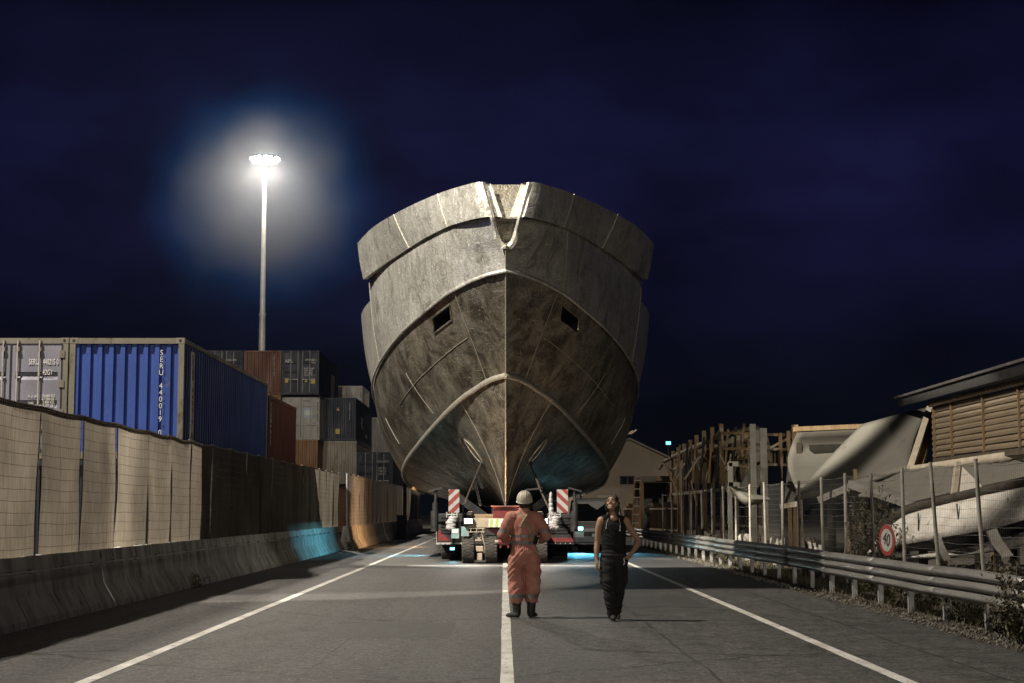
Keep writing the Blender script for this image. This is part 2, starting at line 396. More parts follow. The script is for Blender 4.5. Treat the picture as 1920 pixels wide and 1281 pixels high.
# ------------------------------------------------------------------ shade-net fence on the barrier
def net_mat():
    m = bpy.data.materials.new('shade_net'); m.use_nodes = True; t = m.node_tree; N = t.nodes; K = t.links.new
    N.remove(N['Principled BSDF']); out = N['Material Output']
    tc = N.new('ShaderNodeTexCoord'); oi = N.new('ShaderNodeObjectInfo')
    mp = N.new('ShaderNodeMapping'); mp.inputs['Scale'].default_value = (30, 30, 1.2); K(tc.outputs['Object'], mp.inputs[0])
    n1 = N.new('ShaderNodeTexNoise'); n1.inputs['Scale'].default_value = 1.6; n1.inputs['Detail'].default_value = 5; K(mp.outputs[0], n1.inputs['Vector'])
    n2 = N.new('ShaderNodeTexNoise'); n2.inputs['Scale'].default_value = 0.9; n2.inputs['Detail'].default_value = 5; K(tc.outputs['Object'], n2.inputs['Vector'])
    r1 = N.new('ShaderNodeMapRange'); r1.inputs[1].default_value = 0.3; r1.inputs[2].default_value = 0.7; r1.inputs[3].default_value = 0.66; r1.inputs[4].default_value = 1.15; K(n1.outputs['Fac'], r1.inputs[0])
    r2 = N.new('ShaderNodeMapRange'); r2.inputs[1].default_value = 0.3; r2.inputs[2].default_value = 0.7; r2.inputs[3].default_value = 0.72; r2.inputs[4].default_value = 1.12; K(n2.outputs['Fac'], r2.inputs[0])
    r3 = N.new('ShaderNodeMapRange'); r3.inputs[3].default_value = 0.70; r3.inputs[4].default_value = 1.15; K(oi.outputs['Random'], r3.inputs[0])
    a = N.new('ShaderNodeMath'); a.operation = 'MULTIPLY'; K(r1.outputs[0], a.inputs[0]); K(r2.outputs[0], a.inputs[1])
    b = N.new('ShaderNodeMath'); b.operation = 'MULTIPLY'; K(a.outputs[0], b.inputs[0]); K(r3.outputs[0], b.inputs[1])
    mx = N.new('ShaderNodeMix'); mx.data_type = 'RGBA'; mx.blend_type = 'MULTIPLY'; mx.inputs[0].default_value = 1; mx.inputs[6].default_value = (0.40, 0.345, 0.275, 1); K(b.outputs[0], mx.inputs[7])
    d = N.new('ShaderNodeBsdfDiffuse'); tr = N.new('ShaderNodeBsdfTranslucent'); K(mx.outputs[2], d.inputs[0]); K(mx.outputs[2], tr.inputs[0])
    ms = N.new('ShaderNodeMixShader'); ms.inputs[0].default_value = 0.62; K(d.outputs[0], ms.inputs[1]); K(tr.outputs[0], ms.inputs[2]); K(ms.outputs[0], out.inputs[0])
    return m
net = net_mat()
wire_dark = pmat('fence_wire', (0.13, 0.105, 0.08), (0.08, 0.065, 0.05), 20, (0.6, 0.8), 0.2)
def net_fence(name, label, X, posts):
    t = thing(name, label, 'fence', (X, posts[0], 0.9))
    for i, y in enumerate(posts):
        lean = random.uniform(-0.03, 0.05); ly = random.uniform(-0.05, 0.05)
        MB().tube([(X - 0.02, y, 0.86), (X - 0.02 + lean, y + ly, 2.98)], 0.03, 8).build('post', galv, t, True)
    for i in range(len(posts) - 1):
        y0, y1 = posts[i] - 0.005, posts[i + 1] + 0.015
        big = y0 < 34
        nu, nv = (22, 26) if big else (8, 12)
        sd = random.uniform(0, 50); sag = random.uniform(0.03, 0.10) ; low = random.uniform(0.87, 0.90)
        hem_up = 0.0
        rr = []
        for j in range(nv + 1):
            v = j / nv; row = []
            for k in range(nu + 1):
                u = k / nu
                yy = y0 + (y1 - y0) * u
                zz = low + (2.96 - low) * v - sag * math.sin(math.pi * u) * 0.6 * v + 0.02 * mnoise.noise(V((u * 4, sd, v * 0.5)))
                if j == 0: zz += 0.05 * mnoise.noise(V((u * 3 + sd, 2, 0)))
                xx = X + 0.028 + 0.05 * mnoise.noise(V((u * 2.0 + sd, v * 1.5, 3))) + 0.022 * math.sin(u * 9 + sd) * (1 - v * 0.5) + 0.015 * mnoise.noise(V((u * 7 + sd, v * 2, 8)))
                row.append(V((xx, yy, zz)))
            rr.append(row)
        MB().grid(rr).build('net_panel', net, t, True)
        # the wires of the mesh panel pressing through the net
        w = MB(); nw = 13
        for q in range(nw):
            zz = 1.02 + 1.9 * q / (nw - 1)
            w.tube([(X + 0.085 + 0.02 * mnoise.noise(V((a * 2 + sd, zz, 3))), y0 + (y1 - y0) * a, zz - 0.018 * math.sin(math.pi * a) + 0.012 * mnoise.noise(V((a * 5, zz * 9, sd)))) for a in (0, .2, .4, .6, .8, 1)], 0.0026 if big else 0.004, 4, False)
        w.build('wire_mesh', wire_dark, t)
        # hem stitched to the top wire, with tie loops
        h = MB()
        h.tube([(X + 0.05, y0, 2.955), (X + 0.05, (y0 + y1) / 2, 2.955 - sag * 0.6), (X + 0.05, y1, 2.955)], 0.014, 6)
        if big:
            n = 26
            for q in range(n):
                a = (q + 0.5) / n
                h.box((X + 0.05, y0 + (y1 - y0) * a, 2.955 - sag * 0.6 * math.sin(math.pi * a) - 0.03), (0.05, 0.02, 0.075))
        h.build('top_hem', wire_dark, t)
    return t
ps = [13.6, 15.8, 18.0, 20.2, 22.4, 24.6, 26.75, 29.15, 31.2, 33.15]
y = 33.15
while y < 60.5: y += random.uniform(2.1, 2.5); ps.append(y)
ps.append(63.0)
net_fence('shade_net_fence', 'long beige shade-net fence standing on the near concrete barriers at left', -6.5, ps)
ps2 = [63.2 + 2.35 * i for i in range(24)]
net_fence('shade_net_fence', 'far shade-net fence on the barriers beyond the step in the wall', -6.14, ps2)
# two dark posts standing at the far barrier
pm = MB(); pm.tube([(-5.55, 90, 0), (-5.55, 90, 4.2)], 0.10, 10)
tag(pm.build('road_post', pmat('post_brown', (0.05, 0.035, 0.025), (0.03, 0.022, 0.016), 6), None, True), 'tall dark round post standing against the far left wall beside the hull', 'post')
pm = MB(); pm.box((-5.45, 86, 0.6), (0.5, 0.6, 1.2)); pm.box((-5.45, 86, 1.23), (0.58, 0.68, 0.06))
tag(pm.build('cabinet', pmat('cabinet_brown', (0.06, 0.045, 0.035), (0.04, 0.03, 0.022), 6), None, False, 0.01), 'dark roadside cabinet in front of the far left wall', 'cabinet')

# ------------------------------------------------------------------ shipping containers
def container_paint(name, c, rust=(0.16, 0.07, 0.03), at_=0.66):
    return pmat(name, c, tuple(q * 0.72 for q in c), 1.1, (0.45, 0.7), 0.0, 0.15, 20, stretch=(1.6, 1.6, 0.6), detail=8, c3=rust, c3scale=2.2, c3at=at_)
def corr(Lc, pitch=0.278, d=0.045):
    """trapezoid profile along a length: list of (s, offset)"""
    n = max(1, round(Lc / pitch)); p = Lc / n; out = []
    for i in range(n):
        s = i * p
        out += [(s, 0), (s + p * 0.30, 0), (s + p * 0.43, -d), (s + p * 0.80, -d), (s + p * 0.93, 0)]
    out.append((Lc, 0)); return out
def container(label, loc, Lc, Hc, paint, front='end', near=False, group='stacked shipping containers', frame_m=None):
    """front face at local y = 0 looking to -Y, centred on x, standing on z = 0"""
    t = thing('shipping_container', label, 'container', loc, group, world=False)
    W = 2.438; hw = W / 2
    fm = frame_m or paint
    f = MB()
    for sx in (-1, 1):
        for y in (0.055, Lc - 0.055): f.box((sx * (hw - 0.06), y, Hc / 2), (0.12, 0.11, Hc - 0.02))
        f.box((sx * (hw - 0.03), Lc / 2, Hc - 0.05), (0.06, Lc - 0.22, 0.09)); f.box((sx * (hw - 0.03), Lc / 2, 0.09), (0.055, Lc - 0.22, 0.16))
    for y in (0.04, Lc - 0.04):
        f.box((0, y, Hc - 0.065), (W - 0.24, 0.075, 0.12)); f.box((0, y, 0.09), (W - 0.24, 0.07, 0.15))
    f.build('frame', fm, t)
    cm = MB()
    for sx in (-1, 1):
        for y in (0.085, Lc - 0.085):
            for z in (0.06, Hc - 0.06):
                c_ = MB().box((sx * (hw - 0.083), y, z), (0.178, 0.178, 0.122)).build('corner_casting', fm, t)
                if near and y < 1:
                    h = MB(); h.tube([(sx * (hw - 0.083), y - 0.092, z), (sx * (hw - 0.083), y - 0.05, z)], (0.032), 10); h.build('casting_hole', dark_ink, c_)
    # corrugated long sides and roof
    z0, z1 = 0.17, Hc - 0.10
    for sx in (-1, 1):
        pr = corr(Lc - 0.22, 0.278 if Lc > 3 else 0.2, 0.036)
        rr = [[V((sx * (hw - 0.012 + o_), 0.11 + s, z)) for s, o_ in pr] for z in (z0, z1)]
        MB().grid(rr, flip=(sx < 0)).build('side_wall', paint, t)
    pr = corr(Lc - 0.22, 0.42, 0.02)
    MB().grid([[V((x, 0.11 + s, Hc - 0.012 + o_)) for s, o_ in pr] for x in (-hw + 0.06, hw - 0.06)], flip=True).build('roof', paint, t)
    MB().b2((-hw + 0.07, 0.12, 0.10), (hw - 0.07, Lc - 0.12, 0.15)).build('floor_plate', steel_dark, t)
    def endwall(y, sgn):
        pr = corr(W - 0.24, 0.245, 0.062)
        MB().grid([[V((-hw + 0.12 + s, y - sgn * o_, z)) for s, o_ in pr] for z in (0.165, Hc - 0.125)]).build('end_wall', paint, t)
    endwall(Lc - 0.06, -1)
    if front == 'end':
        endwall(0.035, 1)
    else:
        for sx in (-1, 1):
            x0, x1 = (0.012, hw - 0.125) if sx > 0 else (-hw + 0.125, -0.012)
            zs = [(0.17, 0), (0.62, 0), (0.65, .035), (0.73, .035), (0.79, 0)]
            step = (Hc - 0.3) / 3
            zs = [(0.17, 0.0)]
            for q in range(1, 4):
                zc = Hc - 0.13 - q * 0.60
                zs += []
            cuts = [Hc - 0.13 - 0.60 * q for q in (3, 2, 1)]
            for zc in cuts: zs += [(zc - 0.17, 0), (zc - 0.08, .05), (zc - 0.02, .05), (zc, 0)]
            zs.append((Hc - 0.135, 0))
            m = 0.09
            rr = []
            for x, fl in ((x0, 0), (x0 + m, 0), (x0 + m + 0.001, 1), (x1 - m - 0.001, 1), (x1 - m, 0), (x1, 0)):
                rr.append([V((x, 0.02 + d * fl, z)) for z, d in zs])
            d_ = MB().grid(rr, flip=False).build('door', paint, t)
            for q, fx in enumerate((0.13, 0.56)):
                xb = x0 + (x1 - x0) * (fx if sx > 0 else 1 - fx)
                bar = MB().tube([(xb, -0.035, 0.16), (xb, -0.035, Hc - 0.06)], 0.019, 8)
                bo = bar.build('locking_bar', pmat('bar_zinc', (0.55, 0.52, 0.46), (0.38, 0.35, 0.30), 6, (0.4, 0.6), 0.2), t, True)
                if near:
                    for z, q_ in ((0.3, 0.085), (Hc - 0.25, 0.085), (0.9, 0.06), (Hc - 0.78, 0.06), (Hc - 1.38, 0.06), (Hc - 0.09, 0.07)):
                        MB().box((xb, -0.024, z), (q_, 0.05, q_)).build('bar_bracket', fm, bo)
                MB().beam((xb, -0.06, 1.0), (xb + sx * 0.36, -0.065, 0.98), 0.02, 0.05).build('handle', galv, bo)
            for q in range(4):
                z = 0.35 + q * (Hc - 0.7) / 3
                MB().box((sx * (hw - 0.125), 0.0, z), (0.11, 0.04, 0.16)).build('hinge', fm, t)
            MB().b2((x1 - 0.02 if sx > 0 else x0 - 0.02, -0.002, 0.18), (x1 + 0.02 if sx > 0 else x0 + 0.02, 0.02, Hc - 0.14)).build('gasket', dark_ink, t)
        MB().b2((-0.016, 0.002, 0.18), (0.016, 0.03, Hc - 0.14)).build('gasket', dark_ink, t)
    return t
blue = container_paint('container_blue', (0.040, 0.085, 0.34), (0.20, 0.13, 0.09), 0.64)
greyblue = container_paint('container_grey_blue', (0.26, 0.25, 0.30), (0.20, 0.13, 0.08), 0.65)
frame_grey = container_paint('container_frame', (0.22, 0.20, 0.155), (0.10, 0.06, 0.03), 0.58)
maroon = container_paint('container_maroon', (0.12, 0.03, 0.022))
navy = container_paint('container_navy', (0.022, 0.028, 0.045), (0.07, 0.05, 0.04), 0.72)
brown = container_paint('container_brown', (0.16, 0.062, 0.030))
white_c = container_paint('container_white', (0.42, 0.40, 0.36), (0.20, 0.13, 0.08), 0.66)
ochre = container_paint('container_ochre', (0.26, 0.13, 0.05))
beige_c = container_paint('container_beige', (0.34, 0.30, 0.23), (0.16, 0.09, 0.05), 0.60)
HS, HH = 2.591, 2.896
bx_ = at(237, 700, 34.0).x
A = container('blue corrugated container end with tall white serial number above the near fence', (bx_, 34.0, HS), 12.19, HS, blue, 'end', True, frame_m=frame_grey)
text_mesh('lettering', 'S\nE\nR\nU\n\n4\n4\n0\n0\n1\n9\n\n0', 0.165, white_ink, A, (0.735, 0.022, 2.22), sx=0.85, align='CENTER', line=0.86)
# lit facet of the flank painted as a pale strip, with dark letters
MB().box((1.219, 1.0, 1.33), (0.012, 0.36, 2.1)).build('painted_lit_strip', white_ink, A)
text_mesh('lettering', 'S\nE\nR\nU\n\n4\n4\n0\n0\n1\n9\n\n0', 0.19, dark_ink, A, (1.227, 1.0, 2.18), rot=(math.pi / 2, 0, math.pi / 2), sx=1.5, align='CENTER', line=0.74)
B = container('grey-blue container doors with locking bars and white serial number, leftmost', (bx_ - 2.47, 34.0, HS), 12.19, HS, greyblue, 'doors', True, frame_m=frame_grey)
text_mesh('lettering', 'SERU', 0.17, white_ink, B, (0.385, 0.006, 2.02), sx=0.56)
text_mesh('lettering', '440215 0', 0.17, white_ink, B, (0.685, 0.006, 2.02), sx=0.52)
text_mesh('lettering', '42G1', 0.16, white_ink, B, (0.685, 0.006, 1.80), sx=0.60)
text_mesh('lettering', 'M. G. W.', 0.075, white_ink, B, (0.39, 0.006, 1.31), sx=0.7)
text_mesh('lettering', 'TARE', 0.075, white_ink, B, (0.39, 0.006, 1.17), sx=0.7)
text_mesh('lettering', '30.480 KG\n67.200 LB\n 3.800 KG\n 8.370 LB', 0.085, white_ink, B, (0.685, 0.006, 1.32), sx=0.75, line=0.8)
text_mesh('lettering', '26.680 KG\n67.700 LB', 0.085, white_ink, B, (0.685, 0.006, 0.72), sx=0.75, line=0.8)
MB().b2((-1.05, -0.06, 0.62), (-0.62, -0.05, 1.3)).build('placard', white_ink, B)
container('lower container hidden behind the fence under the blue container', (bx_, 34.0, 0), 12.19, HS - 0.004, navy)
container('lower container hidden behind the fence under the grey-blue doors', (bx_ - 2.47, 34.0, 0), 12.19, HS - 0.004, navy)
C = container('dark red short container behind the blue one, its long side towards the road', (bx_, 46.5, 2.44), 6.06, 2.43, maroon, 'end')
container('short container under the dark red one behind the fence', (bx_, 46.5, 0), 6.06, 2.436, navy)
text_mesh('lettering', 'S\nE\nR\nU\n4\n4\n1\n2', 0.19, white_ink, C, (1.226, 0.3, 2.1), rot=(math.pi / 2, 0, math.pi / 2), sx=1.2, align='CENTER', line=0.84)
def xs(px, Y): return at(px, 700, Y).x
Y4 = 104.0
# column under and including the black doors, four high
xD = xs(563, Y4); xE = xs(492, Y4); xF = xs(420, Y4)
D = container('black container doors with white lettering on top of the far stack', (xD, Y4, 9.0), 12.19, HH, navy, 'doors')
text_mesh('lettering', 'APL', 0.34, white_ink, D, (-1.02, 0.004, 2.08), sx=0.95)
text_mesh('lettering', 'APHU', 0.2, white_ink, D, (0.30, 0.004, 2.22), sx=0.7)
text_mesh('lettering', '6801 1\n45G1', 0.2, white_ink, D, (0.70, 0.004, 2.22), sx=0.7, line=0.9)
text_mesh('lettering', 'MGW 30.480\nTARE 3.900\nNET 26.580\nCU.CAP 76', 0.17, white_ink, D, (0.24, 0.004, 1.66), sx=0.68, line=0.85)
MB().b2((-0.98, -0.07, 0.78), (-0.76, -0.06, 1.08)).build('placard', yellow_ink, D)
MB().prism([(0.28, -0.07, 0.82), (0.50, -0.07, 0.82), (0.39, -0.07, 1.02)], (0, 0.01, 0)).build('hazard_triangle', yellow_ink, D)
MB().b2((0.70, -0.07, 0.72), (0.98, -0.07 + 0.01, 1.04)).build('placard', yellow_ink, D)
MB().box((1.224, 8.6, 1.1), (0.012, 2.0, 1.7)).build('pale_patch', beige_c, D)
E = container('brown corrugated container end beside the black doors on the far stack', (xE, Y4, 9.0), 12.19, HH, brown, 'end')
text_mesh('lettering', 'T\nR\nL\nU\n4\n7\n2\n1\n0\n6', 0.15, white_ink, E, (0.75, 0.02, 2.45), align='CENTER', line=0.9)
F = container('dark container doors furthest left on the far stack, half behind the blue one', (xF, Y4, 9.0), 12.19, HH, navy, 'doors')
text_mesh('lettering', 'CAXU 4781', 0.2, white_ink, F, (0.1, 0.004, 2.2), sx=0.7)
G = container('white container doors with a star emblem under the black doors', (xD, Y4 + 0.6, 6.1), 12.19, HH, white_c, 'doors')
star = []
for k in range(14):
    r_ = 0.30 if k % 2 == 0 else 0.13
    star.append((0.42 + r_ * math.sin(math.pi * k / 7), -0.002, 1.75 + r_ * math.cos(math.pi * k / 7)))
MB().prism(star, (0, 0.006, 0)).build('emblem', white_ink, G)
MB().b2((0.08, 0.0045, 1.40), (0.76, 0.014, 2.10)).build('emblem_square', pmat('pale_blue_ink', (0.42, 0.47, 0.52), (0.36, 0.40, 0.45), 8), G)
text_mesh('lettering', 'MAERSK', 0.16, dark_ink, G, (0.12, 0.004, 2.48), sx=0.9)
text_mesh('lettering', 'M G W', 0.22, pmat('grey_ink', (0.2, 0.2, 0.2), (0.14, 0.14, 0.14), 9), G, (0.25, 0.004, 0.98), sx=1.1)
H = container('dark navy container end with warning triangle, second tier of the far stack', (xs(634, 107.5), 107.5, 6.16), 12.19, HH, navy, 'end')
MB().prism([(-0.08, -0.02, 2.02), (0.12, -0.02, 2.02), (0.02, -0.02, 2.25)], (0, 0.01, 0)).build('hazard_triangle', yellow_ink, H)
MB().b2((-0.13, -0.02, 0.45), (0.15, -0.01, 0.8)).build('placard', yellow_ink, H)
text_mesh('lettering', 'T\nC\nK\nU\n9\n1\n4\n4\n0\n2', 0.13, white_ink, H, (0.80, 0.02, 2.45), align='CENTER', line=0.9)
text_mesh('lettering', 'K', 1.2, white_ink, H, (1.224, 4.0, 1.0), rot=(math.pi / 2, 0, math.pi / 2), sx=2.6)
text_mesh('lettering', 'LINE', 0.4, white_ink, H, (1.224, 7.5, 0.5), rot=(math.pi / 2, 0, math.pi / 2), sx=2.0)
container('ochre corrugated container end low in the far stack under the star emblem', (xs(561, Y4), Y4 + 0.4, 3.2), 12.19, HH, ochre, 'end')
I_ = container('pale beige stained container end low in the far stack under the navy one', (xs(636, 107.5), 107.5, 3.25), 12.19, HH, beige_c, 'end')
M = container('black container doors with lettering just above the fence beside the hull', (xs(704, 107.5), 107.5, 2.5), 12.19, HH, navy, 'doors')
text_mesh('lettering', 'NYKU 8412', 0.22, white_ink, M, (0.12, 0.004, 2.2), sx=0.75)
text_mesh('lettering', 'NET 26.5\nTARE 3.9\nCAP 67.7', 0.19, white_ink, M, (0.25, 0.004, 1.75), sx=0.7)
MB().b2((0.72, -0.07, 0.35), (0.98, -0.06, 0.7)).build('placard', yellow_ink, M)
for nm, x, yy, zz, pt in (('ochre container', xs(561, Y4), Y4 + .4, 0.30, navy), ('pale beige container', xs(636, 107.5), 107.5, 0.35, brown)):
    container('bottom container of the far stack under the ' + nm, (x, yy, zz - 0.3), 12.19, HH, pt)
container('bottom short-height container under the black lettered doors beside the hull', (xs(704, 107.5), 107.5, 0), 12.19, 2.49, brown)
for nm, x, pt in (('brown container end', xE, ochre), ('leftmost dark doors', xF, maroon)):
    for q in range(3): container(['bottom', 'second', 'third'][q] + ' container of the column under the ' + nm, (x, Y4, q * 3.0 + (0.1 if q else 0)), 12.19, HH if q < 2 else 2.896, pt)
N_ = container('small far white container showing above the navy one', (xs(650, 121), 121, 8.2), 6.06, 2.7, white_c, 'doors')
text_mesh('lettering', 'TTNU 213', 0.3, dark_ink, N_, (-0.9, 0.004, 1.9), sx=0.8)
for q in range(3): container(['bottom', 'second', 'third'][q] + ' container under the small far white one', (xs(650, 121), 121, q * 2.73), 6.06, 2.72, (maroon, beige_c, navy)[q], 'doors')
for q in range(3): container(['bottom', 'middle', 'top'][q] + ' grey container of the far column right beside the hull', (xs(712, 121.5), 121.5, q * 2.85), 12.19, 2.84, (brown, greyblue, white_c)[q], 'end')

# ------------------------------------------------------------------ high-mast lights
mast_steel = pmat('mast_steel', (0.62, 0.61, 0.58), (0.52, 0.51, 0.48), 3, (0.4, 0.6), 0.3)
lamp_face = emat('flood_lamp', (1.0, 0.96, 0.88), 90.0)
def mast(label, loc, power, spots=None):
    t = thing('light_mast', label, 'light mast', loc, 'high mast lights', world=False)
    MB().tube([(0, 0, 0), (0, 0, 17.2)], [0.33, 0.24], 14).build('pole', mast_steel, t, True)
    MB().tube([(0, 0, 17.0), (0, 0, 29.6)], [0.215, 0.14], 14).build('pole', mast_steel, t, True)
    MB().tube([(0, 0, 16.95), (0, 0, 17.2)], 0.27, 14).build('collar', mast_steel, t, True)
    MB().tube([(0.78 * math.cos(a), 0.78 * math.sin(a), 29.6) for a in [math.pi * 2 * k / 24 for k in range(25)]], 0.05, 6).build('crown_ring', mast_steel, t, True)
    for k in range(4):
        a = math.pi / 2 * k; MB().tube([(0, 0, 29.5), (0.78 * math.cos(a), 0.78 * math.sin(a), 29.6)], 0.04, 6).build('crown_arm', mast_steel, t)
    for k in range(8):
        a = math.pi * 2 * (k + 0.5) / 8; c = V((0.92 * math.cos(a), 0.92 * math.sin(a), 29.7))
        d = V((math.cos(a), math.sin(a), -0.75)).normalized(); q = d.to_track_quat('-Y', 'Z').to_matrix()
        h = MB().box(c, (0.55, 0.28, 0.42), q).build('flood_light', steel_dark, t, False, 0.02)
        MB().box(c + d * 0.15, (0.50, 0.03, 0.37), q).build('lens', lamp_face, h)
    if power:
        ld = bpy.data.lights.new('mast_light', 'POINT'); ld.energy = power; ld.color = (1.0, 0.90, 0.76); ld.shadow_soft_size = 0.9
        lo = bpy.data.objects.new('mast_light', ld); COL.objects.link(lo); lo.parent = t; lo.location = (0, 0, 29.0)
    for (tx, ty, tz, half, pw, soft, col) in (spots or []):
        ld = bpy.data.lights.new('mast_flood', 'SPOT'); ld.energy = pw; ld.color = col; ld.shadow_soft_size = 0.25
        ld.spot_size = R(half * 2); ld.spot_blend = soft
        lo = bpy.data.objects.new('mast_flood', ld); COL.objects.link(lo); lo.parent = t
        lo.location = (0.9, 0, 29.2); d = V((tx, ty, tz)) - (V(loc) + V((0.9, 0, 29.2)))
        lo.rotation_euler = d.to_track_quat('-Z', 'Y').to_euler()
    return t
MX = at(497, 287, 127.0).x
mast('tall lit floodlight mast rising behind the container stacks against the night sky', (MX, 127.0, 0.0), 70000)
WARM = (1.0, 0.92, 0.80)
mast('neighbouring floodlight mast left of the road, its light falling across the near road', (-19.3, 23.4, 0.0), 0,
     [(-7.0, 34.0, 0, 13.2, 70000, 0.06, WARM), (2.5, 15.0, 0, 26.0, 60000, 0.06, WARM), (0.0, 50.0, 10.0, 18.0, 200000, 0.12, (1.0, 0.93, 0.80)), (13.0, 37.0, 3.6, 8.6, 62000, 0.2, WARM), (-17.0, 127.0, 12.0, 9.0, 40000, 0.3, WARM)])
# a distant lit lamp beyond the yard
t = thing('distant_lamp', 'tiny cyan lamp far off beyond the scrap yard', 'lamp', (at(1253, 831, 210).x, 210, 0))
p = at(1253, 831, 210)
MB().tube([(p.x, 210, 0), (p.x, 210, p.z)], [0.12, 0.08], 8).build('pole', steel_dark, t, True)
MB().box((p.x, 209.9, p.z), (0.62, 0.3, 0.42)).build('lamp_head', emat('cyan_lamp', (0.25, 0.85, 1.0), 1.6), t)
# ================================================================== THE HULL
def alu_mat(name, cA, cB, cC, lo=0.52, cS_=(0.82, 0.80, 0.73)):
    m = bpy.data.materials.new(name); m.use_nodes = True; t = m.node_tree; N = t.nodes; K = t.links.new
    b = N['Principled BSDF']; tc = N.new('ShaderNodeTexCoord'); geo = N.new('ShaderNodeNewGeometry')
    def nz(scale, detail=5, rough=0.6, st=(1, 1, 1), dist=0.0, rot=(0, 0, 0)):
        mp = N.new('ShaderNodeMapping'); mp.inputs['Scale'].default_value = st; mp.inputs['Rotation'].default_value = rot; K(geo.outputs['Position'], mp.inputs[0])
        n = N.new('ShaderNodeTexNoise'); n.inputs['Scale'].default_value = scale; n.inputs['Detail'].default_value = detail; n.inputs['Roughness'].default_value = rough; n.inputs['Distortion'].default_value = dist
        K(mp.outputs[0], n.inputs['Vector']); return n.outputs['Fac']
    def ramp(src, a, b_, lo, hi):
        r_ = N.new('ShaderNodeMapRange'); r_.inputs[1].default_value = a; r_.inputs[2].default_value = b_; r_.inputs[3].default_value = lo; r_.inputs[4].default_value = hi; K(src, r_.inputs[0]); return r_.outputs[0]
    def mix(fac, A, B, mode='MIX', f=None):
        x = N.new('ShaderNodeMix'); x.data_type = 'RGBA'; x.blend_type = mode
        if f is not None: x.inputs[0].default_value = f
        else: K(fac, x.inputs[0])
        for s_, i in ((A, 6), (B, 7)):
            if isinstance(s_, tuple): x.inputs[i].default_value = (*s_, 1)
            else: K(s_, x.inputs[i])
        return x.outputs[2]
    big = nz(0.38, 7, 0.66, (1, 1, 1.0), 0.5)
    blot = nz(1.1, 8, 0.72, (1, 1, 0.8), 0.8)
    streak = nz(2.0, 6, 0.7, (3.2, 3.2, 0.5), 0.3, (0, 0.5, 0.3))
    streak2 = nz(2.4, 6, 0.7, (3.2, 3.2, 0.45), 0.3, (0, -0.6, -0.2))
    swirl = nz(3.0, 3, 0.5, (1, 1, 1), 4.5)
    c = mix(ramp(big, 0.34, 0.66, 0, 1), cA, cB)
    c = mix(ramp(blot, lo, lo + 0.16, 0, 0.85), c, cC)
    c = mix(None, c, ramp(streak, 0.3, 0.7, 0.80, 1.15), 'MULTIPLY', 1.0)
    c = mix(None, c, ramp(streak2, 0.3, 0.7, 0.84, 1.14), 'MULTIPLY', 1.0)
    # bright ground-off grinder marks: thin curved lines
    line = N.new('ShaderNodeMath'); line.operation = 'PINGPONG'; line.inputs[1].default_value = 0.06; K(swirl, line.inputs[0])
    thin = ramp(line.outputs[0], 0.0, 0.010, 1, 0)
    gate = N.new('ShaderNodeMath'); gate.operation = 'MULTIPLY'; K(thin, gate.inputs[0]); K(ramp(nz(1.0, 3), 0.48, 0.58, 0, 0.9), gate.inputs[1])
    c = mix(gate.outputs[0], c, (0.85, 0.83, 0.76))
    # short scouring strokes in three directions, in patches
    for st_, rt_, sd_ in (((8, 8, 1.0), (0, 0.7, 0.2), 0.9), ((8, 8, 1.1), (0.2, -0.6, 0), 1.3), ((1.2, 1.2, 9), (0, 0.15, 0), 0.7)):
        sk = nz(2.6, 4, 0.6, st_, 0.6, rt_); gk = N.new('ShaderNodeMath'); gk.operation = 'MULTIPLY'
        K(ramp(sk, 0.60, 0.68, 0, 1), gk.inputs[0]); K(ramp(nz(sd_, 3), 0.48, 0.60, 0, 0.8), gk.inputs[1]); c = mix(gk.outputs[0], c, cS_)
    K(c, b.inputs['Base Color'])
    b.inputs['Metallic'].default_value = 0.66
    rg = N.new('ShaderNodeMath'); rg.operation = 'ADD'; K(ramp(swirl, 0.35, 0.65, 0.24, 0.50), rg.inputs[0]); K(ramp(blot, 0.4, 0.7, 0.0, 0.16), rg.inputs[1])
    K(rg.outputs[0], b.inputs['Roughness'])
    h = N.new('ShaderNodeMath'); h.operation = 'ADD'; K(swirl, h.inputs[0]); K(ramp(streak, 0, 1, 0, 0.25), h.inputs[1])
    h2 = N.new('ShaderNodeMath'); h2.operation = 'ADD'; K(h.outputs[0], h2.inputs[0]); K(ramp(big, 0, 1, 0, 3.2), h2.inputs[1])
    bp = N.new('ShaderNodeBump'); bp.inputs['Strength'].default_value = 0.28; bp.inputs['Distance'].default_value = 0.05
    K(h2.outputs[0], bp.inputs['Height']); K(bp.outputs[0], b.inputs['Normal'])
    return m
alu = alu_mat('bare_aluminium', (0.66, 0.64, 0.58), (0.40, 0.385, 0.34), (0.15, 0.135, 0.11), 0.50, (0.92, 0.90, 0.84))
alu_low = alu_mat('stained_shaded_aluminium', (0.31, 0.285, 0.225), (0.15, 0.13, 0.098), (0.035, 0.028, 0.020), 0.42, (0.50, 0.45, 0.35))  # brown stains plus the shade of the down-facing plates, both in the colour
weld = pmat('weld_bright', (0.50, 0.47, 0.40), (0.32, 0.29, 0.24), 9, (0.3, 0.5), 0.6, 0.3, 40)
CX = 0.05
def hp(dx, py, Y): return V((dx * Y / FOC, Y, at(948, py, Y).z))
S_ = [hp(*q) for q in ((40, 342, 43.9), (62, 343, 44.05), (128, 363, 45.3), (195, 393, 47.4), (250, 425, 50.2), (281, 456, 53.2))]
K1b = [hp(*q) for q in ((22, 408, 43.8), (44, 408, 43.9), (98, 423, 45.0), (148, 447, 46.6), (188, 472, 48.5), (228, 498, 50.6), (265, 525, 52.8))]
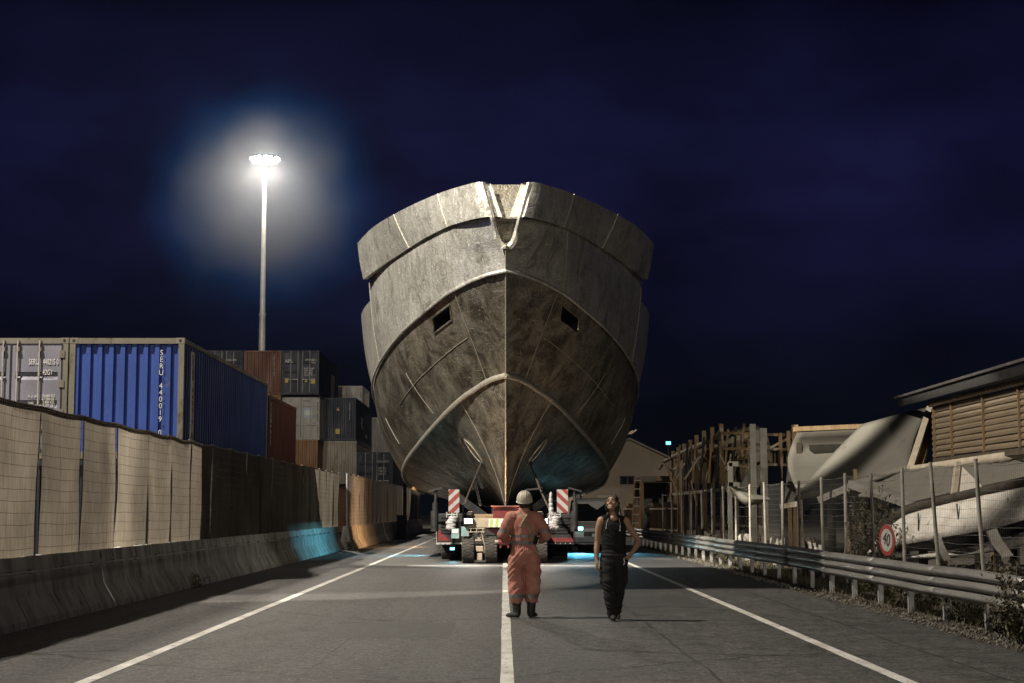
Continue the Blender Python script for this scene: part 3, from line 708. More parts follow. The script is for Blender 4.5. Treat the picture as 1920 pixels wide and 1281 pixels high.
K1 = [hp(*q) for q in ((22, 408, 43.8), (44, 409, 43.9), (98, 424, 45.0), (148, 448, 46.6), (188, 473, 48.5), (226, 498, 50.6), (257, 528, 53.2), (252, 546, 55.0), (251, 558, 56.5), (259, 568, 58.2), (268, 580, 60.2), (272, 594, 62.2), (266, 615, 66), (240, 655, 76))]
R2 = [hp(*q) for q in ((0, 508, 44.5), (48, 520, 44.9), (98, 545, 45.8), (148, 584, 47.3), (189, 620, 49.2), (218, 655, 51.4), (237, 687, 53.8), (246, 712, 56.2), (247, 735, 59), (241, 757, 62), (226, 793, 67), (196, 850, 76))]
CH = [hp(*q) for q in ((0, 703, 46.5), (28, 711, 46.9), (58, 729, 47.7), (97, 761, 49), (132, 798, 50.9), (162, 834, 53.2), (182, 862, 55.8), (190, 884, 58.6), (186, 899, 61.5), (175, 911, 65), (150, 924, 76))]
KE = [hp(0, 952, 48.1)] + [V((0.0, y, 1.62)) for y in (49.5, 51, 53, 55.5, 58, 61, 64, 68, 72, 76)]
NU, NV = 56, 14
cS, cK1b, cK1, cR2, cCH, cKE = (catmull(c, NU + 1) for c in (S_, K1b, K1, R2, CH, KE))
hull = thing('ship_hull', 'huge bare aluminium ship hull seen bow-on, carried on a transporter', 'ship hull', (CX, 48.0, 1.62))
def side(p, s): return V((CX + s * p.x, p.y, p.z))
def panel(lo, hi, s, bulge=None, n=NV, startx=None):
    rows = []
    for i in range(NU + 1):
        u = i / NU; row = []
        for j in range(n + 1):
            v = j / n; p = lo[i].lerp(hi[i], v)
            if bulge: p = p + bulge(u, v)
            row.append(side(p, s))
        rows.append(row)
    return rows
def bul_bottom(u, v): return V((0.16 * min(1, u * 5), -0.0, -0.10)) * math.sin(math.pi * v) * min(1, u * 3)
def bul_side(u, v): return V((0.10 + 0.30 * u, -0.05, 0.02)) * (math.sin(math.pi * v) * min(1.0, u * 6))
def bul_upper(u, v): return V((0.05 + 0.32 * max(0, u - 0.5) / 0.5, 0, 0.0)) * (math.sin(math.pi * v) * min(1.0, u * 6))
SIDEROWS = {}
for s in (-1, 1):
    nm = 'port' if s > 0 else 'starboard'
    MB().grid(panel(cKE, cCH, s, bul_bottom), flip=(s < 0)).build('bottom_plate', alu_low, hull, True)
    # side plate with the square opening left out
    rows = panel(cCH, cR2, s, bul_side, 20)
    SIDEROWS[s] = rows
    tgt = at(948 + s * 122.5, 605, 1000); dirv = (tgt - CAM).normalized()
    best = None
    for i in range(2, NU - 2):
        for j in range(2, 19):
            p = rows[i][j]; q = (p - CAM); d = (q - dirv * q.dot(dirv)).length
            if best is None or d < best[0]: best = (d, i, j)
    _, hi_, hj = best
    pos = rows[hi_][hj]
    hs = lambda i, j: hi_ - 1 <= i < hi_ + 1 and hj - 1 <= j < hj + 2
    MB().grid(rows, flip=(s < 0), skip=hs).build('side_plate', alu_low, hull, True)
    # box behind the opening
    i0, i1, j0, j1 = hi_ - 1, hi_ + 1, hj - 1, hj + 2
    loop = [rows[i][j0] for i in range(i0, i1 + 1)] + [rows[i1][j] for j in range(j0 + 1, j1 + 1)] + [rows[i][j1] for i in range(i1 - 1, i0 - 1, -1)] + [rows[i0][j] for j in range(j1 - 1, j0, -1)]
    back = V((-s * 0.25, 0.55, 0.1))
    mb = MB(); n = len(loop)
    mb.add(loop + [p + back for p in loop], [(k, (k + 1) % n, n + (k + 1) % n, n + k) for k in range(n)] + [tuple(range(n, 2 * n))])
    ob = mb.build('hawse_opening', pmat('opening_dark', (0.012, 0.011, 0.010), (0.02, 0.018, 0.015), 5, (0.6, 0.8)), hull)
    lp = [p + V((0, -0.012, -0.004)) for p in loop]
    MB().tube(lp + lp[:1], 0.028, 6).build('opening_edge', alu_low, ob, True)
    # upper plate: its fore edge follows the U-shaped bow pocket
    rows = []
    NVU = 16
    for j in range(NVU + 1):
        v = j / NVU
        row = []
        for i in range(NU + 1):
            u = i / NU
            p = cR2[i].lerp(cK1[i], v) + bul_upper(u, v)
            row.append(p)
        rows.append(row)
    zK = cK1[0].z; zR = cR2[0].z; zU = at(948, 455, 43.8).z
    for j in range(NVU + 1):
        z = rows[j][0].z
        if z > zU:
            w = (z - zU) / (zK - zU); xe = cK1[0].x * math.sqrt(min(1, max(0, w))) ** 1.0
        else: xe = 0.0
        yl = cR2[0].y + (cK1[0].y - cR2[0].y) * j / NVU
        x1 = rows[j][3].x
        for i in range(3):
            q = rows[j][i]; f_ = i / 3
            rows[j][i] = V((xe + (x1 - xe) * f_, yl + (rows[j][3].y - yl) * f_, q.z + (rows[j][3].z - q.z) * 0))
    UED = [rows[j][0].copy() for j in range(NVU + 1)]
    rows.append([p + V((-0.06 if i_ > 5 else 0.0, 0.05, 0.34 if (p.y < 52.6 and i_ > 0) else 0.0)) for i_, p in enumerate(rows[-1])])
    MB().grid([[side(p, s) for p in r_] for r_ in rows], flip=(s > 0)).build('upper_plate', alu, hull, True)
    # bulwark band, standing proud of the plate below along its lower edge
    low = [p + V((0.07 * min(1, i / 10), -0.07 * min(1, i / 10) - 0.01, 0.0)) for i, p in enumerate(cK1b)]
    rr = []
    for j in range(7):
        v = j / 6
        rr.append([side(low[i].lerp(cS[i], v) + V((0.10, -0.05, 0)) * (math.sin(math.pi * v) * min(1, i / 8) * 0.25), s) for i in range(NU + 1)])
    lip = [side(low[i] + V((-0.14 * min(1, i / 6), 0.15, 0.03)), s) for i in range(NU + 1)]
    top_in = [side(cS[i] + V((-0.16, 0.12, -0.01)), s) for i in range(NU + 1)]
    bot_in = [side(low[i] + V((-0.22, 0.22, 0.05)), s) for i in range(NU + 1)]
    MB().grid([lip] + rr + [top_in, bot_in], flip=(s > 0)).build('bulwark', alu, hull, True).data.set_sharp_from_angle(angle=R(35))
    e_ = [lip[-1]] + [r_[-1] for r_ in rr] + [top_in[-1], bot_in[-1]]
    MB().add(e_, [tuple(range(len(e_)))]).build('bulwark_end', alu, hull)
    # rub rail and chine strip
    MB().tube([side(p + V((0.05 if i > 3 else 0.0, -0.05, 0.0)), s) for i, p in enumerate(cR2)], [(0.036, 0.055)] * (NU + 1), 8).build('rub_rail', alu, hull, True)
    MB().tube([side(p + V((0.045 if i > 3 else 0.0, -0.045, -0.02)), s) for i, p in enumerate(cCH)], [(0.045, 0.085)] * (NU + 1), 8).build('chine_strip', weld, hull, True)
    # weld seams
    def seam(rows_, pts, r=0.012, mat_=weld):
        P = []
        for (u, v) in pts:
            i = u * (len(rows_) - 1); j = v * (len(rows_[0]) - 1); a, b_ = int(i), int(j); a = min(a, len(rows_) - 2); b_ = min(b_, len(rows_[0]) - 2)
            fu, fv = i - a, j - b_
            p = rows_[a][b_].lerp(rows_[a + 1][b_], fu).lerp(rows_[a][b_ + 1].lerp(rows_[a + 1][b_ + 1], fu), fv)
            P.append(p + V((s * 0.005, -0.010, -0.003)))
        MB().tube(P, r, 6).build('weld_seam', mat_, hull, True)
    sr = SIDEROWS[s]; ln = lambda a, b_, n=10: [(a[0] + (b_[0] - a[0]) * k / n, a[1] + (b_[1] - a[1]) * k / n) for k in range(n + 1)]
    seam(sr, ln((0.028, 0.02), (0.062, 0.97)))
    seam(sr, ln((0.16, 0.1), (0.20, 0.62)), 0.008)
    seam(sr, ln((0.05, 0.50), (0.26, 0.44), 16), 0.011)
    seam(sr, ln((0.34, 0.18), (0.36, 0.5)), 0.010)
    br = panel(cKE, cCH, s, bul_bottom)
    seam(br, ln((0.045, 0.02), (0.085, 0.98)), 0.011)
    if s < 0: seam(br, ln((0.15, 0.25), (0.13, 0.75)), 0.009)
    # plate laps on the bulwark and the upper plate
    for u in (0.20, 0.50):
        i = int(u * NU)
        MB().tube([rr[j][i] + V((0, -0.012, 0)) for j in range(7)], 0.014, 6).build('weld_seam', weld, hull, True)
    for u in (0.075, 0.33):
        i = int(u * NU)
        MB().tube([side(rows[j][i], s) + V((s * 0.004, -0.010, 0)) for j in range(0, NVU + 1)], 0.012, 6).build('weld_seam', weld, hull, True)
    # leaf-shaped recess plate with the lashing eye
    cpx = 948 + s * 55
    best = None
    for i in range(NU):
        for j in range(NV):
            p = br[i][j]; tgt = at(cpx, 850, p.y); d = (tgt - p).length
            if best is None or d < best[0]: best = (d, i, j)
    _, bi, bj = best
    pc = br[bi][bj]; du = (br[bi + 1][bj] - br[bi - 1][bj]).normalized(); dv = (br[bi][bj + 1] - br[bi][bj - 1]).normalized()
    nrm = du.cross(dv).normalized()
    if nrm.y > 0: nrm = -nrm
    ax = (at(948 + s * 33, 882, pc.y) - at(948 + s * 68, 838, pc.y)); ax = (ax - nrm * ax.dot(nrm)).normalized(); bx2 = nrm.cross(ax)
    leaf = []
    for k in range(24):
        a = 2 * math.pi * k / 24; leaf.append(pc + ax * (0.50 * math.cos(a)) + bx2 * (0.20 * math.sin(a) * abs(math.sin(a)) ** 0.5))
    lo_ = MB().prism([p + nrm * 0.012 for p in leaf], nrm * -0.05).build('lashing_plate', pmat('plate_grey', (0.16, 0.14, 0.11), (0.10, 0.085, 0.065), 5, (0.4, 0.6), 0.5), hull)
    MB().tube([p + nrm * 0.02 for p in leaf + leaf[:1]], 0.018, 6).build('plate_rim', weld, lo_, True)
    EYE = EYE if s > 0 else {}
    EYE[s] = pc + ax * 0.40 + nrm * 0.05
# stem bar, keel, bow pocket, decks and transom
MB().tube([V((CX, p[1] - 0.02, p[0])) for p in [(cKE[0].z, cKE[0].y), ((cKE[0].z + cCH[0].z) / 2, (cKE[0].y + cCH[0].y) / 2), (cCH[0].z, cCH[0].y), ((cCH[0].z + cR2[0].z) / 2, (cCH[0].y + cR2[0].y) / 2), (cR2[0].z, cR2[0].y), (zU, 43.95)]], 0.024, 8).build('stem_bar', weld, hull, True)
zt = cS[0].z; yt = cS[0].y
outline = [V((UED[j].x, UED[j].y, UED[j].z)) for j in range(NVU + 1) if UED[j].z > zU - 0.01]
outline = [V((0, 43.95, zU))] + [p for p in outline if p.x > 0.001] + [V((cS[0].x, yt, zt))]
ring = [side(p, 1) for p in outline[::-1]] + [side(p, -1) for p in outline[1:]]
inner = [V((CX + (p.x - CX) * 0.90, p.y + 0.42, p.z + 0.02)) for p in ring]
MB().grid([ring, inner], flip=True).build('pocket_wall', alu, hull, False)
cz_ = sum((p.z for p in ring), 0) / len(ring); wide = [V((CX + (p.x - CX) * 1.0 + (0.13 if p.x > CX + 0.01 else (-0.13 if p.x < CX - 0.01 else 0)), p.y - 0.015, p.z - (0.14 if abs(p.x - CX) < 0.2 else 0.0))) for p in ring]; crest = [V(((p.x + q.x) / 2, p.y - 0.06, (p.z + q.z) / 2)) for p, q in zip(ring, wide)]
MB().grid([wide, crest, ring], flip=True).build('pocket_rim', alu, hull, False)
mb = MB(); mb.add(inner, [tuple(range(len(inner)))]); mb.build('pocket_plate', alu_low, hull)  # darker metal colour put in to dull the plate's bright reflection
MB().tube([side(cK1[0] + V((-0.03, 0.40, -0.02)), -1), side(cK1[0] + V((-0.03, 0.40, -0.02)), 1)], 0.018, 6).build('weld_seam', weld, hull)
mb = MB()
mb.grid([[side(cK1[i] + V((-0.05, 0.05, -0.02)), -1), side(cK1[i] + V((-0.05, 0.05, -0.02)), 1)] for i in range(NU + 1)], flip=False)
mb.build('deck', alu, hull)
tr = [side(cKE[-1], 1), side(cCH[-1], 1), side(cR2[-1], 1), side(cK1[-1], 1), side(cK1[-1], -1), side(cR2[-1], -1), side(cCH[-1], -1)]
MB().add(tr, [tuple(range(len(tr)))]).build('transom', alu, hull)

# ================================================================== THE TRANSPORTER
TY = 46.6
trl = thing('heavy_transporter', 'heavy multi-axle transporter under the hull with warning boards and big tyres', 'transporter', (0, TY, 0))
cream = pmat('cream_paint', (0.40, 0.33, 0.25), (0.27, 0.22, 0.16), 4, (0.4, 0.6), 0, 0.1, 30)
teal = pmat('teal_plate', (0.22, 0.32, 0.31), (0.16, 0.22, 0.22), 6)
wrapm = pmat('plastic_wrap', (0.45, 0.42, 0.42), (0.30, 0.28, 0.28), 9, (0.25, 0.45), 0, 0.6, 25)
def tyre(x, y, r=0.40, w=0.36, parent=trl):
    s = MB(); n = 28; prof = [(-w / 2 + 0.03, r * 0.55), (-w / 2, r * 0.72), (-w / 2 + 0.005, r * 0.92), (-w / 2 + 0.05, r * 0.985), (w / 2 - 0.05, r * 0.985), (w / 2 - 0.005, r * 0.92), (w / 2, r * 0.72), (w / 2 - 0.03, r * 0.55)]
    rows = [[V((x + px_, y + pr * math.sin(2 * math.pi * k / n), r + pr * math.cos(2 * math.pi * k / n))) for px_, pr in prof] for k in range(n + 1)]
    s.grid(rows); o = s.build('tyre', rubber, parent, True)
    l = MB()                                               # lugs of the tread, zigzag
    for k in range(n):
        a = 2 * math.pi * k / n
        for hs_, da in ((-1, 0.0), (0, math.pi / n), (1, 0.0)):
            aa = a + da; c = V((x + hs_ * w * 0.29, y + (r - 0.008) * math.sin(aa), r + (r - 0.008) * math.cos(aa)))
            l.box(c, (w * 0.33, 0.052, 0.03), rotm(-aa, 0, 0) @ rotm(0, 0, 0.25 * (1 if k % 2 else -1)))
    l.build('tread_lugs', rubber, o)
    h = MB(); h.tube([(x - w / 2 + 0.04, y, r), (x + w / 2 - 0.04, y, r)], r * 0.55, 16); h.build('rim', pmat('rim_paint', (0.30, 0.24, 0.18), (0.16, 0.12, 0.09), 7, (0.4, 0.6), 0.3), o)
    return o
for x in (-1.03, -0.37, 0.37, 1.07): tyre(x, TY)
for k in range(4):
    for x in (-1.72, 1.74): tyre(x, 50.6 + 1.5 * k, 0.40, 0.5)
# axle swing arms between the tyres
for x in (-0.70, 0.72):
    a = MB(); a.box((x, TY - 0.22, 0.42), (0.22, 0.16, 0.16)); a.box((x, TY - 0.16, 0.66), (0.26, 0.14, 0.05)); a.box((x, TY - 0.2, 0.2), (0.16, 0.12, 0.22)); a.box((x, TY - 0.1, 0.85), (0.12, 0.16, 0.36))
    a.build('swing_arm', cream, trl, False, 0.02)
    MB().tube([(x + 0.05, TY - 0.3, 0.92), (x + 0.10, TY - 0.34, 0.7), (x + 0.15, TY - 0.34, 0.5), (x + 0.13, TY - 0.3, 0.3)], 0.014, 6).build('hose', cream, trl, True)
    MB().tube([(x - 0.05, TY - 0.3, 0.95), (x - 0.02, TY - 0.36, 0.78), (x + 0.08, TY - 0.36, 0.66)], 0.012, 6).build('hose', steel_dark, trl, True)
fr = MB()
for z in (0.90, 1.0): fr.tube([(-1.0, TY - 0.36, z), (-0.55, TY - 0.36, z)], 0.014, 6)
for x in (-0.95, -0.78, -0.6): fr.tube([(x, TY - 0.36, 0.88), (x, TY - 0.36, 1.02)], 0.014, 6)
fr.build('pipe_frame', cream, trl)
# front cross beam with its striped banner
MB().box((0, TY - 0.20, 1.155), (2.02, 0.28, 0.27)).build('front_beam', cream, trl, False, 0.015)
MB().box((0.02, TY - 0.346, 1.155), (0.92, 0.008, 0.235)).build('banner', pmat('banner_white', (0.72, 0.72, 0.68), (0.55, 0.55, 0.5), 7), trl)
for k, x in enumerate((-0.36, -0.20, 0.24, 0.40)): MB().prism([(x - 0.06, TY - 0.352, 1.04), (x + 0.03, TY - 0.352, 1.04), (x + 0.06, TY - 0.352, 1.27), (x - 0.03, TY - 0.352, 1.27)], (0, 0.003, 0)).build('banner_stripe', pmat('lime_ink', (0.42, 0.50, 0.16), (0.32, 0.4, 0.12), 8), trl)
MB().prism([(-0.55, TY - 0.15, 1.02), (0.55, TY - 0.15, 1.02), (0.30, TY - 0.15, 0.80), (-0.20, TY - 0.15, 0.80)], (0, 0.5, 0)).build('drawbar_plate', red_paint, trl, False, 0.01)
rm = MB(); rm.tube([(-0.16, TY - 0.5, 0.62), (0.16, TY - 0.5, 0.62)], 0.10, 12); rm.box((-0.1, TY - 0.35, 0.62), (0.05, 0.4, 0.34)); rm.box((0.12, TY - 0.35, 0.62), (0.05, 0.4, 0.34)); rm.build('coupling', red_paint, trl)
MB().tube([(-0.26, TY - 0.52, 0.63), (-0.16, TY - 0.52, 0.63)], 0.05, 10).build('coupling_pin', cream, trl)
# deck, keel block, timbers
MB().box((0, TY + 14, 1.13), (2.1, 28, 0.22)).build('deck', steel_dark, trl)
kb = MB(); kb.prism([(-0.36, TY + 0.55, 1.26), (0.46, TY + 0.55, 1.26), (0.40, TY + 0.55, 1.63), (-0.30, TY + 0.55, 1.63)], (0, 1.0, 0)); kb.build('keel_block', red_paint, trl, False, 0.015)
MB().box((0.05, TY + 0.75, 1.64), (0.86, 0.6, 0.03)).build('keel_pad', pmat('pink_pad', (0.22, 0.10, 0.08), (0.15, 0.07, 0.06), 6), trl)
timber = pmat('timber', (0.30, 0.21, 0.12), (0.19, 0.13, 0.075), 3, (0.7, 0.9), 0, 0.4, 25, stretch=(1, 6, 6))
for x, w in ((-0.70, 0.34), (-0.42, 0.22), (0.75, 0.3)): MB().box((x, TY + 0.1, 1.35), (w, 0.2, 0.12)).build('timber_block', timber, trl, False, 0.006)
for y in (52, 57, 62, 67, 72):
    for sx in (-1, 1): MB().beam((sx * 0.5, y, 1.24), (sx * 1.5, y, 1.95), 0.3, 0.25).build('cradle', steel_dark, trl)
    MB().box((0, y, 1.42), (0.8, 0.4, 0.36)).build('cradle_block', steel_dark, trl)
# lamps on the front beam
lampw = emat('headlamp', (1.0, 0.96, 0.9), 9.0)
for x in (-1.02, 1.14):
    hb = MB().box((x, TY - 0.40, 1.20), (0.30, 0.12, 0.20)).build('headlamp', black_paint, trl, False, 0.02)
    MB().box((x, TY - 0.465, 1.21), (0.22, 0.012, 0.13)).build('lens', lampw, hb)
    ld = bpy.data.lights.new('headlamp_light', 'SPOT'); ld.energy = 240; ld.color = (1.0, 0.93, 0.82); ld.spot_size = R(120); ld.spot_blend = 0.6; ld.shadow_soft_size = 0.08
    lo = bpy.data.objects.new('headlamp_light', ld); COL.objects.link(lo); lo.parent = trl; lo.location = V((x, TY - 0.52, 1.2)) - ORI[trl]; lo.rotation_euler = V((-0.3 if x < 0 else 0.3, -0.9, -0.75)).to_track_quat('-Z', 'Y').to_euler()
for x, z, mt in ((-1.12, 0.92, teal), (-1.40, 0.86, teal)):
    MB().box((x, TY - 0.3, z), (0.22, 0.02, 0.28)).build('number_plate', mt, trl)
MB().box((-1.40, TY - 0.315, 0.93), (0.17, 0.012, 0.10)).build('sticker', white_ink, trl)
# side modules: dark power-pack boxes
for sx, x0, x1 in ((-1, -2.02, -1.24), (1, 1.30, 2.10)):
    MB().b2((x0, 48.6, 0.56), (x1, 70.0, 1.42)).build('module_body', black_paint, trl, False, 0.02)
    MB().b2((x0 - 0.02, 48.5, 0.50), (x1 + 0.02, 48.6, 0.555)).build('bumper', galv if sx < 0 else steel_dark, trl)
    if sx < 0:
        MB().prism([(x0 + 0.02, 48.59, 0.60), (x0 + 0.42, 48.59, 0.60), (x0 + 0.02, 48.59, 0.98)], (0, 0.02, 0)).build('red_panel', red_paint, trl)
        MB().b2((x0 - 0.018, 48.55, 0.5), (x0 - 0.002, 48.62, 1.36)).build('edge_strip', galv, trl)
    else: MB().b2((x0, 48.58, 0.57), (x1, 48.605, 0.70)).build('red_panel', red_paint, trl)
    gr_ = MB()
    for k in range(6): gr_.box(((x0 + x1) / 2, 48.58, 0.85 + 0.09 * k), (abs(x1 - x0) * 0.7, 0.03, 0.03))
    gr_.build('grille', steel_dark, trl)
    for k in range(5): MB().sphere((x0 + 0.1 + k * 0.15, 48.49, 0.53), 0.018, 8, 5).build('bolt', galv, trl)
    # mud wall between module and front tyres, junction box in wrap
    jb = MB(); c0 = -1.50 if sx < 0 else 1.48
    for k in range(5): jb.sphere((c0 + random.uniform(-.06, .06), TY - 0.05, 1.02 + 0.07 * k), (0.15, 0.10, 0.09), 10, 6)
    jb.build('wrapped_valve_box', wrapm, trl, True)
    br_ = MB(); br_.tube([(c0 - 0.15, TY - 0.12, 1.40), (c0 + 0.15, TY - 0.12, 1.40)], 0.018, 6)
    for q in (-0.15, 0, 0.15): br_.tube([(c0 + q, TY - 0.12, 1.32), (c0 + q, TY - 0.12, 1.47)], 0.02, 6)
    br_.build('board_bracket', galv, trl)
    # red and white warning board
    xb0, xb1 = (-1.60, -1.29) if sx < 0 else (1.53, 1.85)
    zb0, zb1 = 1.45, 2.12
    bd = MB().b2((xb0, TY - 0.13, zb0), (xb1, TY - 0.11, zb1)).build('warning_board', pmat('board_white', (0.34, 0.32, 0.31), (0.26, 0.25, 0.24), 6), trl)
    w = xb1 - xb0; hgt = zb1 - zb0
    redsheet = pmat('reflective_red', (0.22, 0.036, 0.03), (0.16, 0.03, 0.026), 8, (0.35, 0.5))
    for k in range(-1, 4):
        z_ = zb0 - 0.12 + k * 0.30
        poly = [(0, z_), (w, z_ + w * 0.95), (w, z_ + w * 0.95 + 0.145), (0, z_ + 0.145)]
        if sx > 0: poly = [(w - a, b_) for a, b_ in poly]
        # clip to the board
        def clip(P, zlim, keep_above):
            out = []
            for a, b_ in zip(P, P[1:] + P[:1]):
                ia = (a[1] >= zlim) == keep_above; ib = (b_[1] >= zlim) == keep_above
                if ia: out.append(a)
                if ia != ib: t_ = (zlim - a[1]) / (b_[1] - a[1]); out.append((a[0] + (b_[0] - a[0]) * t_, zlim))
            return out
        poly = clip(poly, zb0, True)
        if poly: poly = clip(poly, zb1, False)
        if len(poly) >= 3: MB().prism([(xb0 + a, TY - 0.136, b_) for a, b_ in poly], (0, 0.003, 0)).build('stripe', redsheet, bd)
# wrapped upright on the right
wp = MB()
for k in range(7): wp.sphere((1.36 + random.uniform(-.02, .02), TY - 0.05, 1.15 + 0.13 * k), (0.10 - 0.008 * k, 0.09, 0.12), 8, 6)
wp.build('wrapped_upright', wrapm, trl, True)
# props with T heads under the hull sides
for sx, x in ((-1, -2.03), (1, 2.10)):
    pr = MB(); pr.tube([(x, 47.6, 1.15), (x, 47.6, 1.75)], 0.09, 10); pr.tube([(x, 47.6, 1.7), (x + sx * -0.02, 47.6, 2.12)], 0.045, 8); pr.box((x, 47.6, 2.13), (0.42, 0.2, 0.05), rotm(0, sx * 0.25, 0)); pr.tube([(x - 0.02, 47.6, 0.9), (x - 0.02, 47.6, 1.5)], 0.12, 10)
    pr.beam((x, 47.6, 1.15), (x - sx * 0.4, 48.6, 1.15), 0.08, 0.08)
    pr.build('mirror_arm', black_paint, trl, True)
# chains and straps from the hull plates down to the deck
def chain(a, b, n, name='lashing_chain', r=0.022):
    a = V(a); b = V(b); c = MB(); d = (b - a)
    for k in range(n):
        p = a + d * ((k + 0.5) / n); dn = d.normalized(); x = dn.cross(V((0.3, 1, 0.2))).normalized(); y = dn.cross(x)
        if k % 2: x = y
        hl = d.length / n * 0.72
        c.tube([p + dn * (hl * math.cos(t_)) + x * (0.045 * math.sin(t_)) for t_ in [2 * math.pi * q / 8 for q in range(9)]], r * 0.6, 5, False)
    return c.build(name, steel_dark, None, True)
def lash(label, pts, chains):
    t = thing('lashing', label, 'lashing', pts[-1], 'lashings from hull to transporter')
    m = MB(); m.tube(pts, 0.028, 6); m.build('strap', pmat('strap_dark', (0.05, 0.042, 0.035), (0.03, 0.025, 0.02), 9), t, True)
    m = MB(); m.tube([V(pts[0]).lerp(V(pts[-1]), 0.30), V(pts[0]).lerp(V(pts[-1]), 0.46)], 0.05, 8); m.build('turnbuckle', steel_dark, t, True)
    m = MB(); m.sphere(V(pts[0]), 0.07, 10, 6); m.build('shackle', steel_dark, t, True)
    for a, b, n in chains:
        c = chain(a, b, n); c.parent = t; c.location = -ORI[t]
eL, eR = EYE[-1], EYE[1]
kn = eL.lerp(at(868, 950, TY + 0.2), 0.38)
lash('dark lashing chain from the left lashing plate down to the transporter', [eL, kn, at(868, 950, TY + 0.2), V((-1.18, TY + 0.1, 1.25))], [(kn, at(901, 948, TY + 0.4), 12), (kn + V((0.05, 0, 0.1)), at(905, 915, TY + 0.5), 8)])
lash('dark lashing with cross bar from the right lashing plate to the transporter', [eR, at(1016, 925, TY + 0.4), at(1036, 968, TY + 0.1), V((1.35, TY + 0.1, 1.25))], [(eR.lerp(at(1016, 925, TY + .4), .4), at(1036, 962, TY + 0.2), 12)])
MB().beam(at(984, 919, TY + 0.3), at(1014, 916, TY + 0.3), 0.05, 0.05).build('cross_bar', steel_dark, trl)
# work lamps on the deck shining up at the forefoot and a cyan marker under the left module
def work_lamp(name, loc, d, col, power, size, em, spot=90, blend=0.5):
    hb = MB().box(loc, (0.16, 0.12, 0.12), V(d).to_track_quat('-Y', 'Z').to_matrix()).build(name, black_paint, trl, False, 0.01)
    c = V(loc) + V(d).normalized() * 0.066
    MB().box(c, (0.13, 0.01, 0.09), V(d).to_track_quat('-Y', 'Z').to_matrix()).build('lens', emat(name + '_glow', col, em), hb)
    ld = bpy.data.lights.new(name + '_light', 'SPOT'); ld.energy = power; ld.color = col; ld.spot_size = R(spot); ld.spot_blend = blend; ld.shadow_soft_size = size
    lo = bpy.data.objects.new(name + '_light', ld); COL.objects.link(lo); lo.parent = trl; lo.location = c + V(d).normalized() * 0.02 - ORI[trl]; lo.rotation_euler = V(d).to_track_quat('-Z', 'Y').to_euler()
AMBER = (1.0, 0.55, 0.24); CYAN = (0.18, 0.72, 1.0)
work_lamp('work_lamp', (-0.98, TY - 0.05, 1.40), (0.30, 0.55, 0.75), AMBER, 240, 0.06, 4, 110)
work_lamp('work_lamp', (1.05, TY - 0.05, 1.40), (-0.30, 0.55, 0.75), (1.0, 0.70, 0.45), 110, 0.06, 4, 110)
work_lamp('marker_lamp', (-2.10, 54.6, 0.60), (-1, 0.0, -0.02), CYAN, 700, 0.02, 5, 120, 0.25)
MB().b2((-2.85, 52.4, 0.672), (-2.03, 56.8, 0.684)).build('added_light_shield', black_paint, trl)  # plate added to cut the cyan light off at barrier height
work_lamp('marker_lamp', (-1.55, 48.3, 0.42), (0.1, -1, -0.9), CYAN, 30, 0.04, 5, 90)
work_lamp('side_lamp', (2.22, 47.45, 1.92), (0.72, 0.70, 0.06), (1.0, 0.90, 0.74), 1700, 0.04, 6, 76, 0.4)
work_lamp('beacon', (-2.12, 66.0, 1.30), (-1, 0.35, -0.05), AMBER, 900, 0.05, 5, 105, 0.3)

# ================================================================== THE VAN behind
VX, VY = at(1123, 990, 58.5).x, 58.5
van = thing('van', 'white van with blue-lit bumper waiting behind the transporter', 'van', (VX, VY, 0))
vw = pmat('van_white', (0.72, 0.70, 0.66), (0.64, 0.62, 0.58), 2, (0.3, 0.45))
sec = [(0.0, 0.35, 0.86, 0.70), (0.05, 0.32, 0.92, 0.86), (0.45, 0.32, 0.94, 1.02), (0.75, 0.32, 0.945, 1.08), (1.35, 0.32, 0.945, 1.84), (1.6, 0.32, 0.945, 1.93), (3.2, 0.32, 0.945, 1.96), (4.8, 0.34, 0.94, 1.94), (4.9, 0.36, 0.92, 1.85)]
rows = []
for y, z0, hw_, z1 in sec:
    zm = min(z1 - 0.05, 1.05); tw = hw_ - (0.13 if z1 > 1.3 else 0.05)
    rows.append([V((VX + x, VY + y, z)) for x, z in ((-hw_ + .05, z0), (-hw_, z0 + .1), (-hw_, zm * .9), (-hw_ + 0.01, zm), (-tw, z1 - 0.05), (-tw + 0.08, z1), (0, z1 + 0.015), (tw - 0.08, z1), (tw, z1 - 0.05), (hw_ - 0.01, zm), (hw_, zm * .9), (hw_, z0 + .1), (hw_ - .05, z0), (-hw_ + .05, z0))])
b_ = MB().grid(rows); b_.add(rows[0], [tuple(range(len(rows[0]) - 1, -1, -1))]); b_.add(rows[-1], [tuple(range(len(rows[-1])))])
b_.build('body', vw, van, False)
ws = MB(); ws.add([V((VX + x, VY + y, z)) for x, y, z in ((-0.80, 0.76, 1.12), (0.80, 0.76, 1.12), (0.70, 1.28, 1.76), (-0.70, 1.28, 1.76))], [(0, 1, 2, 3)]); 
wso = ws.build('windscreen', glass_dark, van)
